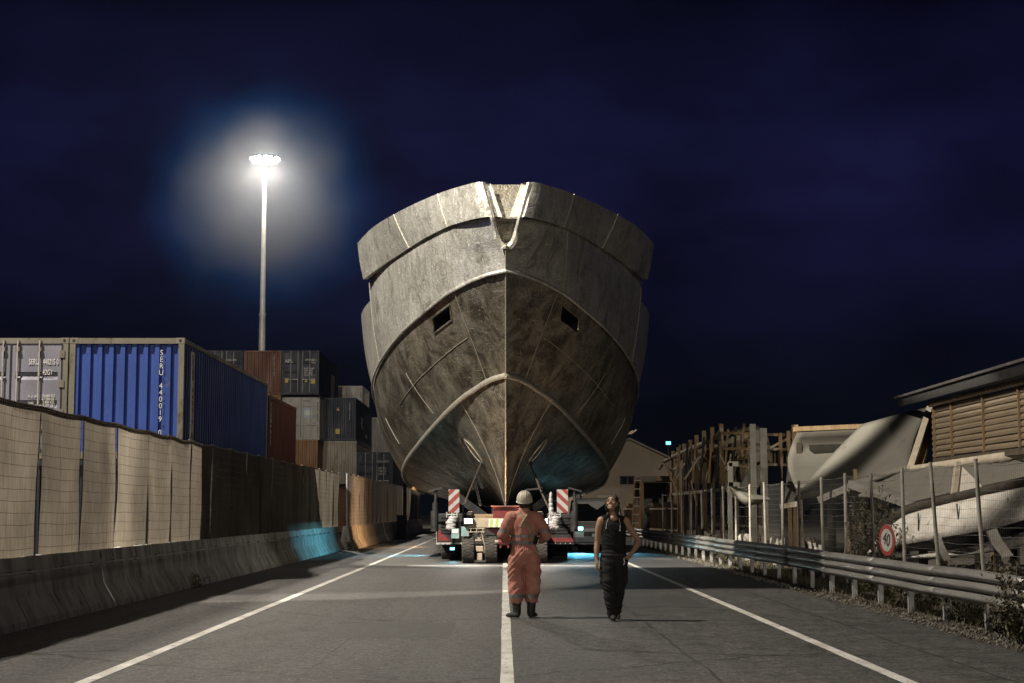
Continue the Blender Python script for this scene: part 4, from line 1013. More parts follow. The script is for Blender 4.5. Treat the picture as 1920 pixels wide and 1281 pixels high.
for sx in (-1, 1):
    ww = MB(); ww.add([V((VX + sx * x, VY + y, z)) for x, y, z in ((0.953, 0.95, 1.12), (0.953, 1.9, 1.12), (0.85, 1.9, 1.76), (0.85, 1.4, 1.76))], [(0, 1, 2, 3)]); ww.build('side_window', glass_dark, van)
    MB().tube([(VX + sx * 0.96, VY + 1.0, 0.33), (VX + sx * 0.72, VY + 1.0, 0.33)], 0.33, 18).build('wheel', rubber, van)
    MB().tube([(VX + sx * 0.96, VY + 3.9, 0.33), (VX + sx * 0.72, VY + 3.9, 0.33)], 0.33, 18).build('wheel', rubber, van)
    hl_ = MB().box((VX + sx * 0.72, VY + 0.02, 0.86), (0.34, 0.10, 0.17)).build('headlight', black_paint, van, False, 0.03)
    MB().box((VX + sx * 0.72, VY - 0.035, 0.86), (0.28, 0.012, 0.12)).build('lens', emat('van_lamp', (0.3, 0.85, 1.0), 7), hl_)
    MB().sphere((VX + sx * 1.08, VY + 0.9, 1.22), (0.10, 0.06, 0.13), 10, 6).build('mirror', black_paint, van, True)
    MB().box((VX + sx * 0.36, VY + 1.5, 1.32), (0.42, 0.12, 0.6)).build('seat', pmat('seat_grey', (0.12, 0.12, 0.12), (0.09, 0.09, 0.09), 6), van, False, 0.05)
MB().box((VX, VY + 0.0, 0.66), (1.1, 0.06, 0.18)).build('grille', black_paint, van, False, 0.02)
MB().box((VX, VY - 0.03, 0.45), (1.8, 0.14, 0.20)).build('bumper', pmat('bumper_grey', (0.28, 0.28, 0.28), (0.2, 0.2, 0.2), 5), van, False, 0.04)
MB().box((VX, VY - 0.108, 0.62), (0.52, 0.012, 0.11)).build('number_plate', white_ink, van)
MB().box((VX + 0.32, VY + 1.9, 2.04), (0.62, 0.25, 0.12)).build('roof_beacon', pmat('beacon_shell', (0.6, 0.55, 0.45), (0.5, 0.45, 0.38), 4), van, False, 0.03)
for sx, pw in ((-1, 950), (1, 350)):
    ld = bpy.data.lights.new('van_headlight', 'SPOT'); ld.energy = pw; ld.color = CYAN; ld.spot_size = R(66); ld.spot_blend = 0.6; ld.shadow_soft_size = 0.06
    lo = bpy.data.objects.new('van_headlight', ld); COL.objects.link(lo); lo.parent = van; lo.location = V((VX + sx * 0.72, VY - 0.06, 0.86)) - ORI[van]; lo.rotation_euler = V((-0.16 if sx < 0 else 0.10, -0.86, -0.46)).to_track_quat('-Z', 'Y').to_euler()
# ================================================================== RIGHT-HAND SIDE
# ------------------------------------------------------------------ guard rail
GX = 6.22
rail_m = pmat('rail_zinc', (0.24, 0.228, 0.21), (0.15, 0.142, 0.13), 1.4, (0.42, 0.62), 0.35, 0.12, 30, stretch=(3, 0.6, 3), c3=(0.13, 0.10, 0.075), c3scale=5, c3at=0.66)
gr = thing('guard_rail', 'three-wave steel guard rail along the right edge of the road', 'guard rail', (GX, 12, 0))
prof = []
for lobe in range(3):
    zb = 0.30 + lobe * 0.145
    prof += [(0.0, zb), (-0.03, zb + 0.015), (-0.075, zb + 0.045), (-0.080, zb + 0.0675), (-0.075, zb + 0.09), (-0.03, zb + 0.12)]
prof.append((0.0, 0.735))
def gz(y): return -0.06 * max(0, (y - 40) / 40)
Lr = 4.0; y = 11.0; k = 0
while y < 80:
    jx, jz = random.uniform(-0.012, 0.012), random.uniform(-0.008, 0.008); n = 7
    rows = []
    for i in range(n):
        f_ = i / (n - 1); yy = y + (Lr + 0.16) * f_
        w = 0.02 * mnoise.noise(V((yy * 0.25, 3, 0)))
        rows.append([V((GX + px_ + jx + w - (0.006 if i == n - 1 else 0), yy, pz + jz + gz(yy) + 0.012 * mnoise.noise(V((yy * 0.4, 7, 0))))) for px_, pz in prof])
    MB().grid(rows, flip=True).build('rail_beam', rail_m, gr, True, thick=0.005)
    for q in range(3):
        for yy in (y + 0.05, y + 0.11):
            MB().sphere((GX - 0.004, yy, 0.30 + q * 0.145 + gz(yy) + 0.002), (0.018, 0.02, 0.02), 8, 5).build('bolt', galv, gr, True)
    y += Lr; k += 1
y = 11.1
while y < 80:
    MB().box((GX + 0.10, y, 0.30 + gz(y)), (0.09, 0.06, 0.80)).build('post', galv, gr, False, 0.005)
    MB().box((GX + 0.03, y, 0.52 + gz(y)), (0.06, 0.10, 0.32)).build('spacer', galv, gr, False, 0.005)
    y += 2.0

# ------------------------------------------------------------------ wire fence behind it
WX = 7.5
wf = thing('wire_fence', 'wire mesh fence with pale posts between the guard rail and the scrap yard', 'fence', (WX, 15, 0))
posts = [18.2, 20.6, 23.0, 25.3, 28.0, 30.2, 32.7, 35.3, 37.9, 40.8, 43.3, 46.2, 49, 52, 55, 58, 61, 64.5, 68, 72, 76]
tops = []
post_pale = pmat('post_pale', (0.40, 0.37, 0.32), (0.26, 0.24, 0.20), 4, (0.6, 0.8), 0.1, 0.2, 30)
for i, y in enumerate(posts):
    ly = {3: 0.0, 4: -0.12}.get(i, random.uniform(-0.04, 0.04)); lx = {3: -0.10, 4: -0.16}.get(i, random.uniform(-0.04, 0.03)); h = 2.32 + random.uniform(-0.06, 0.04)
    MB().tube([(WX - lx * 0.5, y, -0.06), (WX + lx * 0.5, y + ly, h)], 0.034, 8).build('post', post_pale, wf, True)
    tops.append(V((WX + lx * 0.5, y + ly, h)))
wire_thin = pmat('wire_zinc', (0.20, 0.19, 0.17), (0.12, 0.11, 0.10), 20, (0.5, 0.7), 0.3)
for i in range(len(posts) - 1):
    a, b = tops[i], tops[i + 1]; w = MB(); near = posts[i] < 46
    for q in range(16 if near else 8):
        z = 0.15 + (2.1 * q / (15 if near else 7)); sg = 0.03 * mnoise.noise(V((i, q * 1.7, 0)))
        w.tube([(WX, posts[i], z), (WX, (posts[i] + posts[i + 1]) / 2, z - 0.02 + sg), (WX, posts[i + 1], z)], 0.003, 3, False)
    if near:
        n = int((posts[i + 1] - posts[i]) / 0.1)
        for q in range(1, n):
            f_ = q / n; w.tube([(WX, posts[i] + (posts[i + 1] - posts[i]) * f_, 0.12), (WX, posts[i] + (posts[i + 1] - posts[i]) * f_, 2.24)], 0.0018, 3, False)
    w.tube([a - V((0, 0, 0.06)), (a + b) / 2 - V((0, 0, 0.11)), b - V((0, 0, 0.06))], 0.005, 4, False)
    o = w.build('wire_mesh', wire_thin, wf); o['kind'] = 'stuff'

# ------------------------------------------------------------------ speed sign leaning on the fence
sp = at(1663, 1013, 30.6); sp.x = max(sp.x, 7.1)
sg = thing('speed_sign', 'round speed limit sign reading 40, twisted and leaning against the wire fence', 'sign', (sp.x, sp.y, 0))
M3 = rotm(0, 0, R(-74)) @ rotm(0, R(16), 0)
def sgp(x, y, z): return sp + M3 @ V((x, y, z))
def disc(r, y0, y1, mt, nm, par, n=36):
    d = MB(); d.prism([sgp(r * math.cos(2 * math.pi * k / n), y0, r * math.sin(2 * math.pi * k / n)) for k in range(n)], M3 @ V((0, y1 - y0, 0))); return d.build(nm, mt, par)
sign_red = pmat('sign_red', (0.30, 0.045, 0.035), (0.22, 0.035, 0.03), 6, (0.4, 0.6), c3=(0.2, 0.15, 0.12), c3scale=12)
sign_white = pmat('sign_white', (0.42, 0.40, 0.36), (0.32, 0.30, 0.27), 5, (0.4, 0.6), c3=(0.3, 0.25, 0.2), c3scale=12)
disc(0.30, 0.0, 0.012, galv, 'back_plate', sg)
disc(0.297, -0.003, -0.0005, sign_red, 'red_ring', sg)
disc(0.215, -0.007, -0.004, sign_white, 'white_field', sg)
tx = text_mesh('lettering', '40', 0.27, dark_ink, sg, (0, 0, 0), align='CENTER')
tx.matrix_world = Matrix.Translation(V((0, 0, 0))); tx.location = sp + M3 @ V((0, -0.011, -0.095)) - ORI[sg]; tx.rotation_euler = (M3 @ rotm(math.pi / 2)).to_euler(); tx.scale = (1.0, 1.25, 1)
MB().tube([sgp(0, 0.05, 0.30), sgp(0, 0.05, -0.2), V((sp.x + 0.12, sp.y + 0.1, -0.06))], 0.026, 8).build('pole', galv, sg, True)

# ------------------------------------------------------------------ scrap-yard things
fib = pmat('fibreglass_grey', (0.19, 0.18, 0.15), (0.15, 0.14, 0.115), 0.8, (0.55, 0.75), 0, 0.12, 40, c3=(0.12, 0.108, 0.09), c3scale=1.6, c3at=0.60)
fib_w = pmat('fibreglass_white', (0.78, 0.74, 0.66), (0.55, 0.50, 0.43), 2.0, (0.5, 0.75), 0, 0.8, 10, c3=(0.20, 0.17, 0.13), c3scale=3.5, c3at=0.60)
fib_edge = pmat('fibreglass_edge', (0.62, 0.54, 0.42), (0.45, 0.38, 0.28), 3, (0.6, 0.8), 0, 0.5, 18)
wood_old = pmat('old_timber', (0.36, 0.25, 0.135), (0.21, 0.14, 0.075), 2, (0.75, 0.95), 0, 0.5, 22, stretch=(5, 5, 0.6), c3=(0.07, 0.05, 0.035), c3scale=6, c3at=0.62)
wood_pale = pmat('pale_timber', (0.44, 0.36, 0.25), (0.30, 0.23, 0.15), 2, (0.75, 0.95), 0, 0.5, 22, stretch=(5, 5, 0.6), c3=(0.14, 0.10, 0.06), c3scale=7, c3at=0.63)
grey_board = pmat('grey_board', (0.27, 0.255, 0.225), (0.19, 0.175, 0.15), 2, (0.7, 0.9), 0, 0.4, 25)
leg_dark = pmat('dark_timber', (0.045, 0.034, 0.024), (0.025, 0.02, 0.015), 4, (0.8, 0.95))
tan_metal = pmat('tan_slats', (0.36, 0.28, 0.185), (0.27, 0.205, 0.135), 1.2, (0.35, 0.55), 0.25, 0.12, 12, stretch=(0.6, 0.6, 4))
def sheet(top, bot, n=14, m=10, bow=0.0, off=(0, 0, 0)):
    T = catmull(top, n + 1); B = catmull(bot, n + 1); rows = []
    for j in range(m + 1):
        v = j / m
        rows.append([T[i].lerp(B[i], v) + V((0, bow * math.sin(math.pi * v), 0)) + V(off) for i in range(n + 1)])
    return rows
# big curved mould shell
ms = thing('boat_mould', 'large smooth grey boat mould shell with concave side in the scrap yard', 'boat mould', (16, 42, 0))
rows = sheet([at(1618, 797, 44.5), at(1680, 780, 43.6), at(1742, 765, 42.6)], [at(1490, 938, 42.5), at(1590, 915, 41.2), at(1704, 880, 40.0)], 16, 14, 0.45)
MB().grid(rows, flip=True).build('shell', fib, ms, True, thick=0.07)
rows2 = sheet([at(1704, 880, 40.0), at(1800, 866, 37.2), at(1960, 843, 33.5)], [at(1590, 930, 41.0), at(1760, 938, 37.0), at(1960, 900, 33.0)], 16, 8, 0.5, (0, 0.02, 0))
MB().grid(rows2, flip=True).build('lower_shell', fib, ms, True, thick=0.06)
# its ragged pale flange along the upper edge
T = catmull([at(1704, 878, 39.9), at(1800, 864, 37.1), at(1960, 841, 33.4)], 40); fl = [[], []]
for i, p in enumerate(T):
    d = 0.15 + 0.09 * mnoise.noise(V((i * 0.37, 2, 0))) + 0.04 * mnoise.noise(V((i * 1.3, 5, 0)))
    fl[0].append(p + V((0, -0.05, 0.05))); fl[1].append(p + V((0, -0.07, -max(0.04, d))))
MB().grid(fl, flip=True).build('flange', fib_edge, ms, True, thick=0.03)
MB().beam(at(1744, 764, 42.4), at(1706, 882, 39.9), 0.16, 0.10).build('edge_board', fib_edge, ms)
MB().beam(at(1752, 768, 42.7), at(1722, 880, 40.3), 0.20, 0.12).build('edge_board', wood_old, ms)
MB().beam(at(1738, 818, 41.6), at(1716, 880, 40.6), 0.16, 0.1).build('edge_board', grey_board, ms)
for px, Yp in ((1560, 42.8), (1640, 41.5), (1730, 40.9), (1830, 37.4), (1900, 35.6)):
    p = at(px, 905, Yp + 0.7); MB().beam((p.x, p.y, -0.06), (p.x, p.y, p.z), 0.14, 0.14).build('leg', leg_dark, ms)
# inner shell behind it
mi = thing('boat_mould', 'second pale mould shell behind, under a long dark beam', 'boat mould', (12, 50, 0))
rows = sheet([at(1495, 812, 50.0), at(1555, 809, 50.0), at(1622, 806, 50.0)], [at(1492, 915, 47.0), at(1540, 915, 47.0), at(1600, 905, 47.0)], 10, 12, 1.5)
MB().grid(rows, flip=True).build('shell', pmat('fibreglass_dull', (0.12, 0.112, 0.092), (0.09, 0.083, 0.068), 0.9, (0.6, 0.8)), mi, True, thick=0.06)
MB().beam(at(1488, 805, 49.6), at(1628, 799, 49.6), 0.2, 0.14).build('top_beam', wood_old, mi)
for px in (1497, 1620):
    p = at(px, 812, 50.3); MB().beam((p.x, p.y, -0.06), (p.x, p.y, p.z), 0.16, 0.16).build('leg', leg_dark, mi)
# the T-shaped timber in front whose shadow falls on the shell
tt = thing('timber_prop', 'thin branching timber prop leaning in front of the grey mould shell', 'prop', (at(1612, 900, 38.5).x, 38.5, 0))
p0 = at(1612, 908, 38.4)
MB().beam((p0.x, p0.y, -0.06), at(1603, 880, 38.6), 0.07, 0.07).build('stem', wood_old, tt)
# chevron roof frame
cf = thing('roof_frame', 'shallow gable frame of grey boards lying below the mould shell', 'roof frame', (at(1615, 930, 38).x, 38, 0))
MB().beam(at(1550, 938, 38.6), at(1618, 910, 38.0), 0.9, 0.16).build('rafter', grey_board, cf)
MB().beam(at(1612, 908, 38.0), at(1735, 950, 36.6), 0.9, 0.18).build('rafter', grey_board, cf)
for px, py, Yp in ((1556, 945, 38.4), (1640, 930, 37.8), (1725, 955, 36.8)):
    p = at(px, py, Yp); MB().beam((p.x, p.y, -0.06), (p.x, p.y, p.z), 0.10, 0.10).build('leg', leg_dark, cf)
MB().beam(at(1635, 925, 37.9), at(1680, 975, 37.2), 0.10, 0.06).build('brace', wood_old, cf)
for k in range(3):
    p = at(1590 + 22 * k, 990, 37.9); MB().prism([(p.x - 0.12, p.y, 0.35), (p.x + 0.14, p.y, 0.35), (p.x + 0.02, p.y, 1.25)], (0, 0.08, 0)).build('board_offcut', wood_pale, cf)
    MB().beam((p.x, p.y + 0.1, -0.06), (p.x, p.y + 0.1, 0.7), 0.06, 0.06).build('leg', leg_dark, cf)
# white hull with rough skin, right foreground
wh = thing('white_boat_hull', 'rough white boat hull on supports behind the wire fence at far right', 'boat hull', (11, 32, 0))
top = [at(1618, 1046, 36.5), at(1655, 995, 35.6), at(1700, 962, 34.8), at(1780, 940, 33.4), at(1860, 922, 32.2), at(1990, 895, 30.2)]
mid = [at(1618, 1050, 36.4), at(1660, 1030, 35.4), at(1705, 1020, 34.4), at(1780, 1006, 32.9), at(1860, 992, 31.7), at(1990, 955, 29.8)]
inn = [at(1624, 1052, 36.5), at(1665, 1036, 35.7), at(1712, 1032, 34.9), at(1785, 1030, 33.7), at(1865, 1012, 32.5), at(1990, 975, 30.6)]
kel = [at(1700, 1043, 35.1), at(1730, 1040, 34.4), at(1760, 1036, 33.8), at(1800, 1030, 33.3), at(1870, 1016, 32.1), at(1990, 985, 30.3)]
kel2 = [at(1700, 1046, 35.0), at(1730, 1046, 34.4), at(1762, 1045, 33.8), at(1802, 1042, 33.2), at(1872, 1032, 32.0), at(1990, 1003, 30.2)]
def loft(cs, nn=30, wob=0.03):
    C_ = [catmull(c, nn) for c in cs]
    rows = []
    for a, b in zip(C_, C_[1:]):
        for j in range(5):
            v = j / 5; rows.append([p.lerp(q, v) + V((0, -0.22, 0.0)) * math.sin(math.pi * v) * 0.6 + V((0, wob * mnoise.noise(p.lerp(q, v) * 2.2), 0)) for p, q in zip(a, b)])
    rows.append(C_[-1]); return rows
MB().grid(loft([top, mid]), flip=True).build('side_skin', fib_w, wh, True, thick=0.05)
MB().grid(loft([mid, inn], 30, 0.01), flip=True).build('turn_of_bilge', steel_dark, wh, True, thick=0.03)  # dark colour stands in for the shade under the overhang
MB().grid(loft([kel, kel2], 30, 0.01), flip=True).build('keel_strip', fib_w, wh, True, thick=0.05)
MB().tube([p + V((0, -0.05, 0.05)) for p in catmull(top, 40)], [(0.10 + 0.03 * mnoise.noise(V((k * 0.4, 0, 0))), 0.10) for k in range(40)], 8).build('gunwale', pmat('gunwale_dark', (0.07, 0.055, 0.04), (0.04, 0.032, 0.024), 4, (0.7, 0.9), 0, 0.5, 15), wh, True)
MB().grid([catmull(top, 20), [p + V((0.3, 2.6, 0.1)) for p in catmull(top, 20)]], flip=False).build('deck', steel_dark, wh)
for q in ((1732, 975), (1795, 958), (1808, 985)):
    pass
for px0, py0, px1, py1, Yp in ((1722, 962, 1728, 1020, 34.15), (1794, 945, 1806, 1000, 32.85)):
    MB().tube([at(px0, py0, Yp), at((px0 + px1) / 2 - 3, (py0 + py1) / 2, Yp - 0.12), at(px1, py1, Yp)], 0.016, 6).build('strap', steel_dark, wh, True)
for px, py, Yp, w in ((1765, 1028, 32.8, 0.16), (1872, 1020, 31.2, 0.24)):
    c = at(px, py, Yp); mb = MB(); mb.prism([c + V(q) for q in ((-w * 0.9, 0, 0.24), (-w * 0.1, 0, 0.30), (w * 0.3, 0, 0.08), (w * 1.2, 0, -0.22), (w * 0.3, 0, -0.26), (-w * 0.5, 0, -0.02))], (0, 0.1, 0)); mb.build('bracket', fib_w, wh)
    MB().beam((c.x + 0.1, c.y + 0.15, -0.06), (c.x, c.y + 0.15, c.z), 0.10, 0.10).build('leg', leg_dark, wh)
for px, Yp in ((1700, 35.5), (1900, 32.6)):
    p = at(px, 1030, Yp); MB().beam((p.x, p.y, -0.06), (p.x, p.y, p.z), 0.12, 0.12).build('leg', leg_dark, wh)
# white triangular fin
fn = thing('boat_fin', 'white triangular fin with upright post standing on the white hull', 'fin', at(1800, 935, 34.2))
mb = MB(); mb.prism([at(1797, 868, 34.2), at(1852, 922, 32.9), at(1790, 936, 34.2)], (0, 0.06, 0)); mb.build('blade', pmat('fin_white', (0.64, 0.58, 0.50), (0.52, 0.47, 0.40), 2), fn)
MB().beam(at(1787, 938, 34.1), at(1796, 866, 34.1), 0.10, 0.16).build('post', fib_edge, fn)
# slatted shed wall
SX = 11.0; sh = thing('slatted_shed', 'raised shed wall of tan horizontal metal slats under a dark roof at far right', 'shed', (SX, 36, 0))
ya, yb = 40.9, 31.0; zt_, zb_ = 4.13, 2.86
ns = 9
for k in range(ns):
    z0 = zb_ + (zt_ - zb_) * k / ns; h = (zt_ - zb_) / ns
    for (p, q) in ((ya, 39.05), (39.0, 36.45), (36.4, 33.9), (33.85, yb)):
        mb = MB(); tl = random.uniform(-0.012, 0.012)
        mb.prism([(SX, p, z0 + 0.004 + tl), (SX - 0.045, p, z0 + 0.02 + tl), (SX - 0.055, p, z0 + h * 0.55 + tl), (SX - 0.02, p, z0 + h * 0.97 + tl), (SX, p, z0 + h * 0.97 + tl)], (0, q - p, random.uniform(-0.01, 0.01))); mb.build('slat', tan_metal, sh)
for y_ in (40.6, 39.02, 36.42, 33.87, 31.4):
    MB().beam((SX - 0.075, y_, zb_ - 0.02), (SX - 0.075, y_, zt_ + 0.02), 0.05, 0.045).build('upright', wood_old, sh)
mb_n = 34
for k in range(mb_n):
    y_ = ya + (yb - ya) * (k + 0.5) / mb_n; r_ = 0.075
    mb = MB(); mb.tube([(SX - 0.06, y_ - 0.135, zt_ + 0.07), (SX - 0.10, y_ - 0.09, zt_ + 0.085), (SX - 0.10, y_ + 0.09, zt_ + 0.085), (SX - 0.06, y_ + 0.135, zt_ + 0.07)], [0.06, r_, r_, 0.06], 7); mb.build('roof_roll', tan_metal, sh, True)
MB().box((SX + 0.02, (ya + yb) / 2, zb_ - 0.09), (0.14, ya - yb, 0.14)).build('sill_beam', pmat('sill_grey', (0.14, 0.115, 0.08), (0.09, 0.07, 0.05), 3), sh)
mb = MB(); mb.prism([(SX - 0.35, ya + 0.9, zt_ + 0.18), (SX - 0.35, ya + 0.9, zt_ + 0.32), (SX + 4, ya + 0.9, zt_ + 1.3), (SX + 4, ya + 0.9, zt_ + 1.15)], (0, yb - ya - 2, 0)); mb.build('roof', black_paint, sh)
mb = MB(); mb.b2((SX - 0.36, yb - 1.1, zt_ + 0.17), (SX - 0.30, ya + 2.2, zt_ + 0.40)); mb.build('fascia', black_paint, sh)
MB().beam((SX - 0.38, ya + 2.4, zt_ + 0.42), (SX - 0.38, yb - 1.2, zt_ + 0.46), 0.08, 0.06).build('roof_edge', pmat('roof_edge_dull', (0.12, 0.11, 0.10), (0.08, 0.07, 0.06), 3), sh)
for y_ in (40.7, 36.4, 31.5):
    MB().box((SX + 0.1, y_, zb_ / 2 - 0.05), (0.16, 0.16, zb_)).build('post', wood_old, sh)
for y_ in (40.4, 31.5): MB().box((SX + 3.8, y_, (zt_ + 1.1) / 2), (0.16, 0.16, zt_ + 1.1)).build('post', wood_old, sh)
MB().box((SX + 3.8, (ya + yb) / 2, 2.4), (0.1, ya - yb, 4.8)).build('back_wall', black_paint, sh)
# ------------------------------------------------------------------ wooden mould frame
mf = thing('mould_frame', 'long open timber frame of upright posts round a planked boat mould', 'timber frame', (8.9, 72, 0))
px_l = [1262, 1272, 1283, 1294, 1306, 1320, 1335, 1352]; py_l = [846, 839, 832, 825, 816, 808, 801, 795]; tp = []
for px, py in zip(px_l, py_l):
    Yp = 8.85 * FOC / (px - 945); p = at(px, py, Yp)
    MB().box((p.x, p.y, p.z / 2 - 0.03), (0.17, 0.17, p.z + 0.06)).build('post', wood_old, mf, False, 0.01); tp.append(p)
MB().tube([at(1236, 880, 85), at(1245, 866, 84.5), at(1258, 860, 83.5)] + [V((p.x - 0.05, p.y - 0.12, p.z - 0.30 - 0.05 * k)) for k, p in enumerate(tp[:-1])] + [V((tp[-1].x, tp[-1].y - 0.12, tp[-1].z - 0.25))], (0.09), 6).build('top_rail', wood_pale, mf)
MB().beam(at(1240, 866, 84.5), at(1262, 888, 83), 0.1, 0.1).build('brace', wood_old, mf)
for zf, mt, w in ((0.58, wood_old, 0.12), (0.0, wood_pale, 0.13)):
    for a, b in zip(tp, tp[1:]):
        za = 2.35 + (a.z - 2.35) * zf; zb2 = 2.35 + (b.z - 2.35) * zf
        MB().beam((a.x - 0.02, a.y - 0.12, za), (b.x - 0.02, b.y - 0.12, zb2), 0.07, w).build('rail', mt, mf)
# planks inside
for k in range(15):
    f_ = k / 14; px = 1292 + 116 * f_; Yp = 74 - 14 * f_ + 1.2 * math.sin(math.pi * f_)
    a = at(px, 852 - 46 * f_ + 6 * mnoise.noise(V((k * 0.9, 0, 0))), Yp + 0.6); b = at(px + 2, 906 + 3 * mnoise.noise(V((k, 3, 0))), Yp)
    MB().beam(b, a, 0.17 + 0.03 * random.random(), 0.03).build('plank', wood_pale if k % 4 else fib, mf)
for a, b in ((0, 1),):
    MB().tube([at(1300, 842, 73), at(1330, 826, 69), at(1370, 812, 64.5), at(1408, 803, 60)], 0.08, 6).build('rib', wood_pale, mf)
    MB().tube([at(1300, 868, 72.5), at(1340, 862, 67.5), at(1375, 866, 63.8), at(1400, 858, 60)], 0.07, 6).build('rib', wood_old, mf)
    MB().tube([at(1350, 900, 66), at(1372, 868, 64), at(1395, 838, 61), at(1408, 812, 60)], 0.05, 6).build('rib', wood_old, mf)
for k in range(5):
    MB().beam(at(1362 + 9 * k, 905 - 6 * k, 63.8 - 0.6 * k), at(1372 + 7 * k, 842 - 5 * k, 63.6 - 0.6 * k), 0.06, 0.05).build('batten', wood_old, mf)
random.seed(31)
for k in range(26):
    px = random.uniform(1268, 1405); Yp = random.uniform(60, 74); py = 950 - random.uniform(0, 70); ln = random.uniform(0.5, 1.6); a = random.uniform(-0.9, 0.9)
    p = at(px, py, Yp); q = p + V((ln * math.sin(a) * 0.6, random.uniform(-.5, .5), ln * math.cos(a)))
    MB().beam(p, q, random.uniform(0.05, 0.16), 0.04).build('loose_board', (wood_old, wood_pale, leg_dark, grey_board)[k % 4], mf)
for k in range(9):
    p = at(1275 + 15 * k, 835 - 5 * k, 72 - k * 1.4); MB().beam(p, at(1268 + 15 * k, 905, 73 - k * 1.4), 0.09, 0.06).build('stud', leg_dark if k % 2 else wood_old, mf)
# the upright part right of it
uf = thing('timber_rack', 'tall timber rack with cross rails and grey posts beside the mould shells', 'timber rack', (9.3, 55, 0))
for px, py, py2, mt, w in ((1411, 795, 990, grey_board, 0.20), (1431, 803, 990, grey_board, 0.24), (1490, 797, 990, wood_old, 0.22), (1478, 808, 900, wood_old, 0.12), (1463, 812, 880, wood_old, 0.10)):
    p = at(px, py, 55); MB().box((p.x, p.y, p.z / 2 - 0.03), (w, 0.16, p.z + 0.06)).build('post', mt, uf, False, 0.01)
for x0, x1, ys in ((1354, 1411, (812, 841, 873)), (1432, 1492, (815, 842, 871))):
    for py in ys: MB().beam(at(x0, py, 55.3 if x0 > 1400 else 60), at(x1, py + 1, 55.2), 0.08, 0.09).build('rail', wood_pale if py in (842, 871) else wood_old, uf)
MB().beam(at(1440, 842, 55.1), at(1489, 816, 55.1), 0.07, 0.08).build('brace', wood_pale, uf)
for k in range(6): MB().beam(at(1438 + 8 * k, 868, 55.6), at(1438 + 8 * k, 845, 55.6), 0.09, 0.03).build('slat', wood_old, uf)
MB().beam(at(1487, 866, 54.4), at(1480, 945, 53.6), 0.34, 0.07).build('leaning_board', grey_board, uf)
MB().beam(at(1462, 950, 53.4), at(1500, 944, 53.4), 0.2, 0.16).build('base_board', fib_edge, uf)
mb = MB()
cg = thing('curved_plate', 'tall curved grey plate bent like a half pipe standing in the timber frame', 'mould piece', at(1415, 920, 57))
rows = sheet([at(1408, 800, 57.5), at(1424, 800, 57.5), at(1433, 803, 57)], [at(1378, 922, 57.5), at(1400, 922, 57.2), at(1418, 920, 57)], 8, 12, 0.0)
for j, r_ in enumerate(rows):
    for p in r_: p.x += 0.35 * math.sin(math.pi * j / 12)
MB().grid(rows, flip=True).build('plate', fib, cg, True, thick=0.05)
p = at(1405, 921, 57); MB().beam((p.x, p.y + 0.1, -0.06), (p.x, p.y + 0.1, p.z), 0.3, 0.12).build('leg', leg_dark, cg)
# crescent hull piece
ch = thing('crescent_hull', 'crescent-shaped pale boat section lying low behind the fence', 'boat section', at(1405, 960, 52))
rows = sheet([at(1368, 912, 52), at(1405, 925, 51.6), at(1442, 934, 52)], [at(1368, 916, 52), at(1398, 945, 51.4), at(1442, 938, 52)], 14, 6, -0.3)
MB().grid(rows, flip=True).build('skin', fib, ch, True, thick=0.05)
for px in (1385, 1425):
    p = at(px, 938, 52.2); MB().beam((p.x, p.y, -0.06), (p.x, p.y, p.z), 0.1, 0.1).build('leg', leg_dark, ch)
cb = thing('bracket_frame', 'grey C-shaped frame standing left of the crescent hull section', 'frame', at(1372, 960, 53))
for a, b in (((1368, 868), (1370, 915)), ((1366, 870), (1384, 870)), ((1366, 909), (1386, 909))): MB().beam(at(*a, 53), at(*b, 53), 0.16, 0.16).build('bar', grey_board, cb)
p = at(1368, 912, 53); MB().beam((p.x, p.y, -0.06), (p.x, p.y, p.z), 0.14, 0.14).build('leg', grey_board, cb)
# scrap offcuts low in the dark
random.seed(21)
for k, (px, py, Yp) in enumerate(((1335, 965, 56), (1322, 948, 58), (1400, 962, 50), (1440, 960, 48), (1462, 970, 46), (1520, 965, 45), (1535, 985, 44), (1350, 985, 52))):
    p = at(px, py, Yp); s_ = thing('scrap_offcut', 'crumpled scrap sheet low in the dark yard ' + ['under the timber frame, second from its left', 'under the timber frame, furthest left', 'just right of the crescent hull', 'between crescent hull and rack', 'below the rack base board', 'in front of the pale inner shell', 'beside the dry bush', 'nearest the guard rail under the frame'][k], 'scrap', (p.x, p.y, 0), 'scrap sheets in the dark yard')
    rr = []
    for j in range(6):
        rr.append([V((p.x + (i - 3) * 0.07 + 0.08 * mnoise.noise(V((i, j, k))), p.y + 0.1 * j + 0.25 * mnoise.noise(V((i * .8, j * .8, k + 9))), max(-0.05, -0.05 + (p.z * 0.5 + 0.1) * j / 5 + 0.15 * mnoise.noise(V((i * .7, j * .7, k + 4)))))) for i in range(7)])
    MB().grid(rr, flip=True).build('sheet', leg_dark if k % 2 else grey_board, s_, False, thick=0.02)
